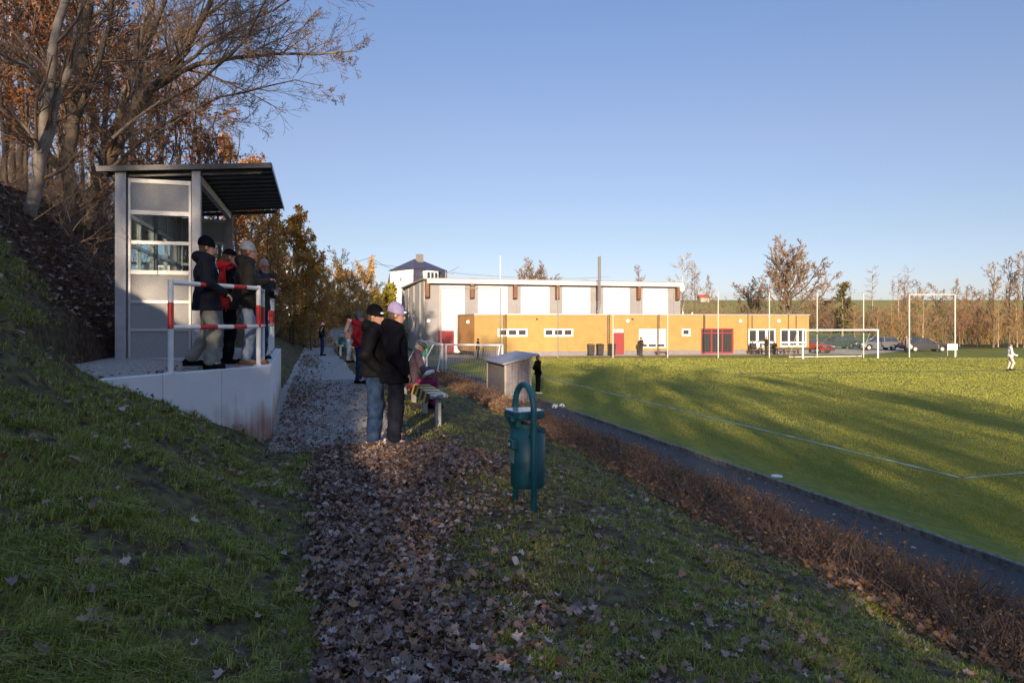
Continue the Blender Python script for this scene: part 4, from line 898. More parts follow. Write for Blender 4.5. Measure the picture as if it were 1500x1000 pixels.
# thicket belt behind the pitch and the clubhouse: reads as one mass
def thicket(name, spots_, seed, hh, m, lab, nst=26, lean=.35, rs=1.0):
    rng = RS(seed); n = len(spots_); base = np.array(spots_, float)
    ids = np.repeat(np.arange(n), nst); K = len(ids); pos = base[ids] + np.stack([rng.randn(K) * .9, rng.randn(K) * .5, 0 * ids], -1)
    d = nrm(np.stack([rng.randn(K) * lean, rng.randn(K) * lean, np.ones(K)], -1)); Ln = hh * rng.uniform(.5, 1.1, K) * (.75 + .5 * rng.rand(n)[ids])
    pts = [pos]
    for k in range(4): d = nrm(d + rng.randn(K, 3) * .16); pts.append(pts[-1] + d * (Ln / 4)[:, None])
    Q = np.stack(pts, 1); Rq = np.linspace(.035, .014, 5)[None] * np.ones((K, 1)) * rs; Q2, R2 = children(rng, Q, Rq, n=4, t0=.2, t1=1, ratio=.4, ang=35, upw=.05, wig=.15, npts=3, rr=.7, rmin=.014 * rs)
    Q3, R3 = children(rng, Q2, R2, n=2, t0=.2, t1=1, ratio=.5, ang=40, upw=.03, wig=.15, npts=2, rr=.8, rmin=.014 * rs)
    V, F = merge([tubes(Q, Rq, 3), tubes(Q2, R2, 3), tubes(Q3, R3, 3)]); o = npmesh(name, V, F, m); tag(o, lab, kind='stuff'); return o
sp1 = [(x, 98 + wr.uniform(-3, 6), px(0, 488, 98).z) for x in np.arange(20, 88, 1.3)]
thicket("thicket", sp1, 61, 3.9, m_twigf, "belt of bare brown scrub behind the clubhouse and pitch")
sp2 = [(x, 88 + wr.uniform(-2, 4), px(0, 504, 88).z) for x in np.arange(52, 86, 1.1)]
thicket("thicket", sp2, 62, 3.6, m_twigy, "ochre scrub along the far edge of the pitch")
sp3 = [(x, 108 + wr.uniform(-3, 6), px(0, 480, 108).z) for x in np.arange(24, 95, 1.5)]
thicket("thicket", sp3, 63, 3.6, mat("twig_olive", (.14, .12, .045), .9, (.2, .16, .06), .6), "olive scrub on the slope behind the clubhouse")
sp4 = []
for p in range(-60, 520, 12):
    Y = wr.uniform(20, 34) if p < 330 else wr.uniform(44, 54); X = (p - 750) / 1000 * Y; sp4.append((X, Y, gz(X, Y)))
thicket("undergrowth", sp4, 64, 2.3, m_twig, "tangled bare undergrowth on the wooded hillside", nst=26, lean=.5, rs=.5)
# woodland floor sticks and seedlings on the dark slope
sp5 = []
for i in range(120):
    t = wr.uniform(-6.5, -3.9); s = wr.uniform(9.5, 19)
    if float(is_grass(np.array([s]), np.array([t]))[0]) < .4: X, Y = W(s, t); sp5.append((X, Y, float(hgt(np.array([s]), np.array([t]))[0])))
thicket("brush", sp5, 65, .8, m_twig, "dead stems and brush on the dark slope under the trees", nst=7, lean=1.0, rs=.2)
# -- the wood goes on behind the photographer: it throws the long shade over path and pitch
tall = build_tree("tall_tree", None, None, None, [Vector((0, 0, -1)), Vector((.3, 0, 6)), Vector((.0, .3, 12)), Vector((.4, 0, 18))], .30, .05, RS(71),
    [L(26, .34, 52, .08, .12, 6, .45, t0=.12, k=4), L(9, .42, 45, .03, .15, 5, .6, rmin=.02), L(6, .5, 42, .02, .15, 4, .7, rmin=.012), L(3, .5, 42, .02, .15, 3, .8, rmin=.010)], m_bark, m_twig, leaves=(.45, .22), lmat=m_lbrown, origin=(0, 0, 0), rmin=.02)
br = random.Random(3)
first_tall = True
def behind(pr, x, y, z, s_, nm, lb_, cat, grp): place(pr, (x, y, z), br.uniform(0, 6), s_, nm, lb_, cat, grp)
for x, y, s_ in ((-14, -22, .95), (-4, -38, .95), (-18, -34, 1.05), (1, -48, 1.0), (6, -54, .95), (-12, -48, 1.1), (11, -46, .80), (15.5, -40, .62), (-24, -26, 1.0), (-3, -58, 1.1), (8, -38, .62), (3, -40, .95), (9, -44, .9), (13, -50, .85), (-1, -43, 1), (5, -47, 1), (12, -41, .75), (16, -48, .7), (10, -55, 1), (18, -44, .5), (-8, -40, 1.05), (-1, -30, .75), (4, -32, .7), (-12, -27, .85), (0, -36, .9), (-16, -28, .9), (-9, -35, .95)):
    behind(tall, x, y, (2.5 if x < -6 else 0), s_, "tall_tree", "tall nearly bare tree of the wood behind the viewpoint", "tree", "tall trees behind the viewpoint")
for x, y, s_ in ((-10, -46, .8), (-3, -47, .75), (4, -46, .8), (9, -47, .7)):  # unseen evergreens added as a dense low screen against the sun
    behind(evg, x, y, (-1 if x > 3 else 0) + (1.5 if x < -6 else 0), s_ * 1.0, "evergreen_bush", "dense evergreen bush added behind the viewpoint to shade the foreground", "bush", "evergreen bushes added behind the viewpoint for shade")
# ------------------------------------------------------------------ organic surfaces: distance field + surface nets
def _cap(p, a, ra, b, rb):
    ab = b - a; L2 = max(float((ab ** 2).sum()), 1e-9); t = np.clip(((p - a) @ ab) / L2, 0, 1)
    return np.sqrt(((p - a - t[..., None] * ab) ** 2).sum(-1)) - (ra + (rb - ra) * t)
def _ell(p, c, r, M=None):
    q = p - c
    if M is not None: q = q @ M
    k0 = np.sqrt(((q / r) ** 2).sum(-1)); k1 = np.sqrt(((q / (r * r)) ** 2).sum(-1)) + 1e-9
    return k0 * (k0 - 1) / k1
def surf(prims, h, k=.03, cuts=(), disp=None):
    """prims: ('c',a,ra,b,rb) or ('e',c,r,M); returns verts, quads"""
    lo = np.full(3, 1e9); hi = -lo; bb = []
    for q in prims:
        if q[0] == 'c': a, b = np.array(q[1], float), np.array(q[3], float); r = max(q[2], q[4]); l_, h_ = np.minimum(a, b) - r, np.maximum(a, b) + r
        else: c = np.array(q[1], float); r = max(q[2]); l_, h_ = c - r, c + r
        bb.append((l_, h_)); lo = np.minimum(lo, l_); hi = np.maximum(hi, h_)
    pad = k + 2 * h; lo = lo - pad; hi = hi + pad; n = np.ceil((hi - lo) / h).astype(int) + 1
    F = np.full(tuple(n), .12, np.float32)
    ax = [lo[i] + h * np.arange(n[i]) for i in range(3)]
    for q, (l_, h_) in zip(prims, bb):
        i0 = np.maximum(((l_ - pad - lo) / h).astype(int), 0); i1 = np.minimum(np.ceil((h_ + pad - lo) / h).astype(int) + 1, n)
        sl3 = tuple(slice(a, b) for a, b in zip(i0, i1))
        g = np.stack(np.meshgrid(*[ax[i][sl3[i]] for i in range(3)], indexing='ij'), -1)
        if q[0] == 'c': d = _cap(g, np.array(q[1], float), q[2], np.array(q[3], float), q[4])
        else: d = _ell(g, np.array(q[1], float), np.array(q[2], float), q[3] if len(q) > 3 else None)
        kk = q[5] if q[0] == 'c' and len(q) > 5 else k
        f = F[sl3]; hh = np.maximum(kk - np.abs(f - d), 0) / kk
        F[sl3] = np.minimum(f, d) - hh * hh * kk * .25
    if disp is not None or cuts:
        G = np.stack(np.meshgrid(*ax, indexing='ij'), -1)
        if disp is not None: F = F + disp(G)
        for nn, dd in cuts: F = np.maximum(F, G @ np.array(nn, float) - dd)
    ins = F < 0
    C = [(i, j, l) for i in (0, 1) for j in (0, 1) for l in (0, 1)]
    sub = lambda A, o: A[o[0]:A.shape[0] - 1 + o[0], o[1]:A.shape[1] - 1 + o[1], o[2]:A.shape[2] - 1 + o[2]]
    cnt = sum(sub(ins, o).astype(np.int8) for o in C); act = (cnt > 0) & (cnt < 8); ids = np.full(act.shape, -1, np.int64); ids[act] = np.arange(act.sum())
    ijk = np.argwhere(act); f8 = {o: F[ijk[:, 0] + o[0], ijk[:, 1] + o[1], ijk[:, 2] + o[2]] for o in C}
    acc = np.zeros((len(ijk), 3)); num = np.zeros(len(ijk))
    for o in C:
        for a in range(3):
            if o[a] == 0:
                p = list(o); p[a] = 1; p = tuple(p); fa, fb = f8[o], f8[p]; m = (fa < 0) != (fb < 0)
                t = np.where(m, fa / np.where(m, fa - fb, 1), 0); q = np.tile(np.array(o, float), (len(ijk), 1)); q[:, a] += t
                acc += q * m[:, None]; num += m
    V = lo + h * (ijk + acc / num[:, None]); Q = []
    for a in range(3):
        b, c = (a + 1) % 3, (a + 2) % 3
        A0 = [slice(None)] * 3; A1 = [slice(None)] * 3; A0[a] = slice(0, -1); A1[a] = slice(1, None)
        for s_ in (A0, A1): s_[b] = slice(1, -1); s_[c] = slice(1, -1)
        x, y = ins[tuple(A0)], ins[tuple(A1)]; e = np.argwhere(x != y); sg_ = x[tuple(e.T)]
        e[:, b] += 1; e[:, c] += 1
        def cell(db, dc): i = e.copy(); i[:, b] += db; i[:, c] += dc; return ids[i[:, 0], i[:, 1], i[:, 2]]
        q = np.stack([cell(-1, -1), cell(0, -1), cell(0, 0), cell(-1, 0)], -1); q[~sg_] = q[~sg_][:, ::-1]; Q.append(q)
    return V, np.concatenate(Q)
def folds(amp, fr=9., seed=0, quilt=None):
    def f(G):
        x, y, z = G[..., 0], G[..., 1], G[..., 2]
        w_ = np.sin(fr * x + 2.1 * np.sin(fr * .7 * z + seed) + seed) * np.sin(fr * 1.3 * z + 1.7 * np.sin(fr * .9 * y + seed * 2)) + .6 * np.sin(fr * 2.1 * y + 1.3 * np.sin(fr * 1.6 * z + seed * 3))
        d = amp * w_
        if quilt: d = d + quilt[1] * (np.abs(np.cos(np.pi * z / quilt[0])) < .28)
        return d
    return f
def cloth(name, c, c2=None, rough=.9, bump=.3, bs=90, scale=7, spec=.06): return mat(name, c, rough, c2 or tuple(min(1, v * 1.5 + .004) for v in c), scale, bump=bump, bscale=bs, spec=spec)
m_skin = mat("skin", (.40, .215, .15), .6, (.46, .25, .185), 14); m_skin2 = mat("skin_flushed", (.36, .165, .12), .6, (.43, .22, .16), 14)
m_eyew = mat("eye_dark", (.03, .02, .02), .3); m_hair = mat("hair_brown", (.05, .03, .02), .8, (.09, .06, .04), 40); m_hairg = mat("hair_grey", (.22, .20, .19), .8, (.35, .33, .32), 40)
m_sole = mat("sole_white", (.55, .54, .52), .7); m_black = cloth("cloth_black", (.004, .004, .006), (.009, .009, .013))
def rotM(rz=0, ry=0, rx=0): return np.array(Euler((rx, ry, rz)).to_matrix())
def person(label, loc, yaw, H=1.8, h=.013, coat=m_black, coat_len=.88, bulk=1.0, quilt=None, trous=m_black, leg_r=1.0, shoe=m_black, sole=None, hat=None, hatm=None, arms=('down', 'down'),
           head=(0, 0), sit=False, legs=None, hood=False, skin=m_skin, hair=None, lean=0, extra=None, group=None, coat_name="jacket", glasses=False, beard=None, near=True):
    """faces +x locally; y is the figure's left; built of one body mesh and clothes as children"""
    S = H / 1.8; root = empty("person", loc, yaw); tag(root, label, "person", group)
    if hair is None and hat: hair = m_hair
    hz = .93 if not sit else .53
    J = {}
    dx = lean
    sh_z, ch = 1.46 - (.40 if sit else 0), 1.30 - (.40 if sit else 0)
    base = np.array([0, 0, hz - .93])
    for s_, sg1 in (('L', 1), ('R', -1)):
        J['hip' + s_] = np.array([0, .09 * sg1, hz]); J['sh' + s_] = np.array([dx, .185 * sg1, sh_z])
        if sit: J['kn' + s_] = np.array([.44, .12 * sg1, hz - .01]); J['an' + s_] = np.array([.42, .12 * sg1, .09])
        else: J['kn' + s_] = np.array([.015, .10 * sg1, .50]); J['an' + s_] = np.array([-.02, .11 * sg1, .09])
    for k_, v in (legs or {}).items(): J[k_] = np.array(v, float)
    z0 = sh_z
    pres = {'down': ((-.03, .27, -.30), (.04, .28, -.54)), 'pocket': ((-.10, .262, -.28), (.07, .21, -.47)), 'front': ((.0, .25, -.29), (.24, .10, -.22)), 'low': ((.02, .26, -.30), (.22, .16, -.42)),
            'hip': ((-.06, .27, -.30), (.10, .235, -.50)), 'lap': ((.06, .24, -.29), (.30, .10, -.30)), 'rail': ((.12, .24, -.26), (.34, .14, -.24)), 'back': ((-.14, .25, -.27), (-.12, .06, -.45))}
    for s_, sg1, a in (('L', 1, arms[0]), ('R', -1, arms[1])):
        e_, w__ = pres[a]; J['el' + s_] = J['sh' + s_] + np.array([e_[0], (e_[1] - .185) * sg1, e_[2]]); J['wr' + s_] = np.array([J['sh' + s_][0] + w__[0], w__[1] * sg1, z0 + w__[2]])
    hc = np.array([dx + .01 + .10 * max(0, -head[1]) * .8, 0, sh_z + .20 - .03 * abs(head[1])]); HM = rotM(head[0], -head[1] * 1.0)   # yaw, pitch (negative looks down)
    def hp(*v): return tuple(hc + HM @ np.array(v, float))
    def cc(a, ra, b, rb, *k_): return ('c', a, ra, b, rb, *k_)
    hd = [('e', hp(-.008, 0, .03), (.096, .076, .098), HM), ('e', hp(.03, 0, -.035), (.062, .058, .082), HM), ('e', hp(.042, 0, -.09), (.042, .040, .030), HM),
          cc(hp(.084, 0, .0), .011, hp(.106, 0, -.032), .014), cc(hp(.078, -.03, .022), .012, hp(.078, .03, .022), .012), cc(hp(.082, -.016, -.064), .009, hp(.082, .016, -.064), .009),
          ('e', hp(-.01, .078, -.01), (.018, .012, .030), HM), ('e', hp(-.01, -.078, -.01), (.018, .012, .030), HM), cc(tuple(hc + np.array([-.035, 0, -.02])), .055, (dx - .02, 0, sh_z + .02), .062)]
    tor = [('e', (dx * .9, 0, ch), (.12, .165, .19)), ('e', (dx * .4, 0, ch - .2), (.115, .15, .17)), ('e', (0, 0, hz), (.12, .16, .13)), cc((dx, -.15, sh_z - .01), .055, (dx, .15, sh_z - .01), .055)]
    body = hd + tor
    fr_ = [(.020, .085), (.004, .098), (-.012, .090), (-.026, .070)]
    for s_, sg1, a in (('L', 1, arms[0]), ('R', -1, arms[1])):
        sh, el, wr = J['sh' + s_], J['el' + s_], J['wr' + s_]
        body += [cc(sh, .055, el, .042), cc(el, .042, wr, .028), cc(J['hip' + s_], .085, J['kn' + s_], .055), cc(J['kn' + s_], .055, J['an' + s_], .038), cc(J['an' + s_], .04, J['an' + s_] + np.array([.13, 0, -.045]), .035)]
        d = (wr - el); d = d / np.linalg.norm(d)
        if a == 'pocket': body.append(cc(wr, .03, wr + d * .09, .03)); continue
        side = np.array([0, 1, 0]) if abs(d[2]) < .8 else np.array([1, 0, 0]); side = side - d * (side @ d); side = side / np.linalg.norm(side); inn = np.cross(d, side); 
        inn = inn * (1 if (a == 'down' and inn[1] * sg1 < 0) or (a != 'down' and inn[2] < 0) else -1)
        pc = wr + d * .055
        body.append(cc(wr + d * .02 + side * .014, .022, pc + d * .03 + side * .02, .017, .012)); body.append(cc(wr + d * .02 - side * .014, .022, pc + d * .03 - side * .02, .016, .012))
        if near:
            for off_, ln in fr_:
                p0 = wr + d * .085 + side * off_ * 1.15; p1 = p0 + d * ln * .5 + inn * ln * .15; p2 = p1 + (d * .45 + inn * .9) * ln * .42
                body.append(cc(p0 - d * .02, .0095, p1, .009, .008)); body.append(cc(p1, .009, p2, .0075, .006))
            tb = wr + d * .03 + side * .026; body.append(cc(tb, .013, tb + d * .03 + side * .02 + inn * .015, .011, .01)); body.append(cc(tb + d * .03 + side * .02 + inn * .015, .010, tb + d * .062 + side * .016 + inn * .034, .008, .008))
        else: body.append(cc(pc, .028, pc + d * .08 + inn * .03, .018))
    def mk(name, prims, m, par=root, hh=h, **kw):
        V, Q = surf(prims, hh, **kw); return npmesh(name, V * S, Q, m, par, smooth=True)
    bo = mk("body", body, skin, hh=(.0105 if near else max(h, .02)), k=.022 if near else .03)
    B_ = bulk; jk = [('e', (dx * .9 - .01, 0, ch), (.145 * B_, .195 * B_, .20)), ('e', (dx * .4, 0, ch - .19), (.145 * B_, .185 * B_, .18)), cc((dx - .01, -.15, sh_z - .01), .075 * B_, (dx - .01, .15, sh_z - .01), .075 * B_),
          cc((dx, 0, sh_z + .02), .085, (dx - .005, 0, sh_z + .075), .078)]
    if not sit: jk += [('e', (0, 0, .95), (.165 * B_, .20 * B_, .18)), ('e', (0.005, 0, coat_len + .02), (.178 * B_, .205 * B_, .17))]
    else: jk += [('e', (.0, 0, hz + .04), (.165 * B_, .20 * B_, .14))]
    for s_ in 'LR': jk += [cc(J['sh' + s_], .078 * B_, J['el' + s_], .066 * B_), cc(J['el' + s_], .066 * B_, J['wr' + s_] + (J['wr' + s_] - J['el' + s_]) * .04, .047 * B_)]
    if hood: jk += [('e', (dx - .10, 0, sh_z + .07), (.085, .125, .085)), cc((dx - .03, -.09, sh_z + .075), .045, (dx - .03, .09, sh_z + .075), .045), cc((dx + .06, -.06, sh_z + .05), .04, (dx + .06, .06, sh_z + .05), .04)]
    mk(coat_name, jk, coat, k=.04, cuts=[((0, 0, -1), -(coat_len if not sit else hz - .10))], disp=folds(.0075 if not quilt else .002, 13, len(label), quilt))
    lr = leg_r; tr = [('e', (-.0, 0, hz - .0), (.122, .155, .14))]
    for s_ in 'LR':
        kn, an, hi_ = J['kn' + s_], J['an' + s_], J['hip' + s_]
        tr += [cc(hi_, .092 * lr ** .5, kn, .076 * lr), cc(kn, .078 * lr, an + (kn - an) * .06, .068 * lr)]
    mk("trousers", tr, trous, k=.03, cuts=[((0, 0, -1), -.055)], disp=folds(.008, 15, len(label) + 2))
    for s_ in 'LR':
        an = J['an' + s_]; zb = an[2] - .09; fw = legs.get('f' + s_, (1, 0, 0)) if legs else (1, 0, 0); fw = np.array(fw, float); fw = fw / np.linalg.norm(fw)
        p = lambda a, z_: an + fw * a + np.array([0, 0, z_ - .09])
        so_ = mk("shoe", [cc(p(-.05, .05), .045, p(.02, .06), .048), cc(p(.02, .05), .048, p(.16, .035), .042), cc(p(0, .08), .05, p(-.01, .13), .05)], shoe, k=.02, hh=min(h, .014), cuts=[((0, 0, -1), -(zb + .012))])
        mk("sole", [cc(p(-.05, .0), .047, p(.05, .0), .046), cc(p(.05, .0), .046, p(.165, .0), .044)], sole or m_black, par=so_, hh=min(h, .013), k=.01, cuts=[((0, 0, -1), -(zb - .0)), ((0, 0, 1), zb + .022)])
    nz = HM @ np.array([.18, 0, 1.0]); nz = nz / np.linalg.norm(nz)
    def hcut(z_): c_ = np.array(hp(0, 0, z_)); return (tuple(-nz), float(-nz @ c_))
    def hcutu(z_): c_ = np.array(hp(0, 0, z_)); return (tuple(nz), float(nz @ c_))
    if hair is not None: mk("hair", [('e', hp(-.014, 0, .034), (.101, .083, .104), HM), ('e', hp(-.045, 0, -.03), (.062, .078, .07), HM)], hair, k=.02, cuts=[((tuple(HM @ np.array([1, 0, -.75]) / 1.25)), float((HM @ np.array([1, 0, -.75]) / 1.25) @ np.array(hp(.035, 0, 0))))])
    if beard is not None: mk("beard", [('e', hp(.035, 0, -.085), (.058, .055, .05), HM)], beard, k=.01)
    if hat == 'beanie':
        ht = mk("beanie", [('e', hp(-.014, 0, .045), (.108, .089, .108), HM), ('e', hp(-.035, 0, .085), (.085, .075, .085), HM)], hatm, k=.03, cuts=[hcut(.018)], hh=min(h, .010), disp=folds(.0012, 60, 1))
        mk("cuff", [('e', hp(-.012, 0, .035), (.115, .096, .112), HM)], hatm, par=ht, k=.01, cuts=[hcut(.012), hcutu(.062)], hh=min(h, .010))
    if hat == 'cap':
        ht = mk("cap", [('e', hp(-.012, 0, .045), (.106, .087, .095), HM)], hatm, k=.02, cuts=[hcut(.03)], hh=min(h, .010))
        mk("visor", [cc(hp(.08, -.03, .045), .016, hp(.08, .03, .045), .016), cc(hp(.08, 0, .047), .05, hp(.125, 0, .036), .042)], hatm, par=ht, k=.01, cuts=[hcut(.036), hcutu(.052)], hh=min(h, .010))
    if hat == 'flat':
        ht = mk("flat_cap", [('e', hp(-.005, 0, .06), (.125, .105, .062), HM), cc(hp(.08, -.035, .045), .02, hp(.08, .035, .045), .02), ('e', hp(.10, 0, .04), (.045, .07, .018), HM)], hatm, k=.03, cuts=[hcut(.018)], hh=min(h, .010))
    if near:
        for y in (-.031, .031): mk("eye", [('e', hp(.083, y, .002), (.012, .013, .009), HM)], m_eyew, hh=.004, k=.002)
    if glasses:
        g = MB()
        for y in (-.033, .033): g.tube([Vector(hp(.104, y + .022 * math.cos(a), .002 + .017 * math.sin(a))) * S for a in np.linspace(0, 2 * math.pi, 13)[:-1]], .0025 * S, 5, closed=True)
        g.tube([Vector(hp(.104, -.011, .004)) * S, Vector(hp(.104, .011, .004)) * S], .0025 * S, 5)
        for y in (-1, 1): g.tube([Vector(hp(.10, .055 * y, .004)) * S, Vector(hp(-.01, .08 * y, .008)) * S], .0025 * S, 5)
        g.build("glasses", m_eyew, root)
    root['_S'] = S
    if extra: extra(root, J, hp, S, mk)
    del root['_S']
    return root
m_jean = cloth("denim_blue", (.012, .026, .070), (.034, .060, .12), scale=9); m_jeanL = cloth("denim_light", (.14, .19, .27), (.28, .33, .40), scale=9); m_khaki = cloth("khaki_grey", (.19, .18, .15), (.27, .26, .22))
m_navy = cloth("parka_navy", (.006, .007, .013), (.012, .014, .024), rough=.75, spec=.12); m_olive = cloth("parka_olive", (.018, .016, .014), (.034, .031, .027), rough=.6)
m_lav = cloth("knit_lavender", (.30, .24, .42), (.38, .31, .50), bump=.6, bs=200); m_knitg = cloth("knit_grey_beige", (.33, .31, .28), (.42, .40, .37), bump=.6, bs=200); m_knitd = cloth("knit_dark_grey", (.10, .105, .115), (.16, .165, .175), bump=.6, bs=200)
m_redp = cloth("puffer_red", (.38, .015, .02), (.50, .03, .03), rough=.5); m_brj = cloth("jacket_mauve_brown", (.14, .10, .105), (.20, .15, .155)); m_plum = cloth("jacket_plum_grey", (.085, .055, .075), (.12, .08, .10)); m_maroon = cloth("trousers_maroon", (.16, .02, .06), (.22, .03, .08))
m_tan = cloth("boot_tan", (.28, .12, .05), (.36, .17, .08)); m_shw = cloth("trainer_white", (.50, .50, .50), (.60, .60, .60)); m_dkg = cloth("cloth_dark_grey", (.03, .032, .036), (.05, .052, .058)); m_wht = cloth("cloth_white", (.62, .61, .60), (.70, .69, .68))
m_bottle = mat("bottle_brown", (.05, .02, .005), .15, spec=.8); m_foil = mat("label_white", (.6, .6, .58), .5)
def badge(name, c, sz, m, up_=(0, 0, 1), nrm_=(0, -1, 0)):
    def f(root, J, hp, S, mk):
        p = Vector(hp(*c)) * S; MB().sphere(p, sz * S, 10, 6, sc_=(1.0, .35, .62)).build(name, m, root)
    return f
def bottle(hand='R'):
    def f(root, J, hp, S, mk):
        el, wr = J['el' + hand], J['wr' + hand]; d = (wr - el) / np.linalg.norm(wr - el); p = Vector(wr + d * .10 + np.array([.0, 0, -.02])) * S
        M = root.matrix_basis
        b = MB(); b.tube([p + Vector((0, 0, z)) for z in (-.10, -.095, .03, .06, .11, .125)], [.026, .03, .03, .016, .013, .013], 12)
        w = root.rotation_euler.z; loc = Vector(root.location) + Matrix.Rotation(w, 3, 'Z') @ p
        o = b.build("beer_bottle", m_bottle); 
        for v in o.data.vertices: v.co = v.co - p
        o.location = loc; MB().tube([Vector((0, 0, -.06)), Vector((0, 0, .01))], .0308, 12, cap=False).build("label", m_foil, o)
        tag(o, "brown beer bottle with pale label held by the bearded person at the rail", "bottle")
    return f
def tz(x, y): s, t = ST(x, y); return float(1.05 + .13 * sstep(-1.2, -2.5, t))
def wx_(p, Y): return (p - 750) / 1000 * Y
# terrace spectators
x = wx_(303, 9.35); person("person in black beanie and long navy parka with khaki trousers nearest on the terrace", (x, 9.35, tz(x, 9.35)), R(22), 1.80, coat=m_navy, coat_len=.80, bulk=1.08, trous=m_khaki, leg_r=1.15, shoe=m_black, hat='beanie', hatm=m_black, arms=('down', 'low'), hood=True,
    legs={'knR': (.10, -.09, .50), 'anR': (.04, -.10, .09), 'knL': (.02, .10, .50), 'anL': (-.22, .11, .13)}, skin=m_skin)
x = wx_(336, 10.7); person("person in red and black jacket and black cap half hidden between two on the terrace", (x, 10.7, tz(x, 10.7)), R(30), 1.80, coat=m_redp, coat_len=.85, trous=m_black, hat='cap', hatm=m_black, arms=('front', 'front'), hood=True,
    extra=lambda root, J, hp, S, mk: [mk("sleeve", [('c', J['sh' + k_], .082, J['el' + k_], .07), ('c', J['el' + k_], .07, J['wr' + k_], .05)], m_black) for k_ in 'LR'] and mk("vest_panel", [('e', (0, 0, 1.12), (.158, .205, .22))], m_black))
x = wx_(357, 10.15); person("person in light beanie, olive parka, blue jeans and tan boots leaning at the corner railing", (x, 10.15, tz(x, 10.15)), R(24), 1.84, coat=m_olive, coat_len=.84, bulk=1.15, trous=m_jeanL, leg_r=1.05, shoe=m_tan, sole=m_sole, hat='beanie', hatm=m_knitg, arms=('front', 'front'), hood=True, lean=.06,
    legs={'knR': (.10, -.09, .50), 'anR': (.02, -.10, .09), 'knL': (.14, .10, .50), 'anL': (.16, .12, .09)}, skin=m_skin2)
x = wx_(379, 11.7); person("bearded person with glasses and dark jacket leaning over the rail behind the corner post", (x, 11.7, tz(x, 11.7)), R(-28), 1.74, coat=m_dkg, coat_len=.88, trous=m_jean, arms=('front', 'rail'), lean=.10, hair=m_hairg, beard=m_hairg, glasses=True, skin=m_skin2, head=(-.3, -.15), extra=bottle('R'))
# the pair on the path
def gzp(x, y): s, t = ST(x, y); return float(hgt(np.array([s]), np.array([t]), True)[0])
Y1 = 8.95; x = wx_(579, Y1); person("person in lavender beanie, long black coat and black trousers, nearer of the standing pair", (x, Y1, gzp(x, Y1) + .02), R(14), 1.86, coat=m_black, coat_len=.80, bulk=1.12, trous=cloth("cord_black_blue", (.006, .007, .013), (.014, .016, .026)), leg_r=1.22, shoe=m_dkg, sole=m_sole, hat='beanie', hatm=m_lav, arms=('pocket', 'hip'), hood=True, head=(-.1, -.12),
    extra=badge("embroidery", (.098, -.035, .045), .022, m_wht))
Y2 = 9.25; x = wx_(549, Y2); person("person in black beanie with white badge, black jacket and blue jeans on the path", (x, Y2, gzp(x, Y2) + .02), R(8), 1.90, coat=cloth("jacket_black", (.005, .005, .007), (.010, .010, .014), rough=.6), coat_len=.90, bulk=1.12, trous=m_jean, leg_r=1.3, shoe=m_shw, sole=m_sole, hat='beanie', hatm=m_black, arms=('pocket', 'pocket'), hood=True, head=(-.35, -.05),
    extra=badge("badge", (.098, -.04, .05), .022, m_wht))
# further along the path
def pth(label, p, Y, H, **kw): x = wx_(p, Y); return person(label, (x, Y, float(hgt(np.array([ST(x, Y)[0]]), np.array([ST(x, Y)[1]]), False)[0]) + .015), kw.pop('yaw', R(5)), H, **kw)
pth("person in red puffer jacket and grey beanie with hands in pockets behind the black-clad pair", 526, 17.6, 1.84, h=.015, coat=m_redp, coat_len=.93, quilt=(.055, .006), trous=m_jean, shoe=m_black, hat='beanie', hatm=m_knitd, arms=('pocket', 'pocket'), hood=True, near=True, glasses=True)
pth("person in dark blue jacket and dark grey beanie mostly hidden behind the black beanie", 548, 15.6, 1.93, h=.016, coat=m_navy, coat_len=.86, trous=m_dkg, hat='beanie', hatm=m_knitd, arms=('pocket', 'pocket'), yaw=R(30))
pth("person in mauve-brown jacket and black beanie by the middle striped bench", 511, 26.5, 1.82, h=.02, coat=m_brj, coat_len=.92, trous=m_jeanL, shoe=m_black, hat='beanie', hatm=m_black, arms=('pocket', 'pocket'), near=False, yaw=R(10))
pth("lone person in dark jacket with white stripes and jeans furthest down the gravel path", 472, 33.6, 1.74, h=.02, coat=m_navy, coat_len=.92, trous=m_jean, shoe=m_black, hat='cap', hatm=m_dkg, arms=('back', 'pocket'), near=False, yaw=R(10),
    extra=lambda root, J, hp, S, mk: mk("white_stripe", [('c', J['elR'] + np.array([.02, -.05, -.02]), .02, J['shR'] + np.array([.04, -.055, -.02]), .02)], m_wht))
# seated on the bench looking down
bx, by = wx_(603, 13.4), 13.4
person("older person in grey flat cap seated on the striped bench looking down at their hands", (bx, by, gz(bx, by) - .03), R(14), 1.76, h=.013, coat=m_plum, trous=m_maroon, shoe=m_black, hat='flat', hatm=m_knitd, arms=('lap', 'lap'), sit=True, lean=.12, head=(-.2, -.55), hair=m_hairg, glasses=True, skin=m_skin2,
    extra=lambda root, J, hp, S, mk: mk("white_panel", [('c', J['shR'] + np.array([.075, -.01, -.05]), .045, J['shR'] + np.array([.08, -.02, -.30]), .05), ('c', J['elR'] + np.array([.06, -.0, -.05]), .052, J['wrR'], .053)], m_wht))
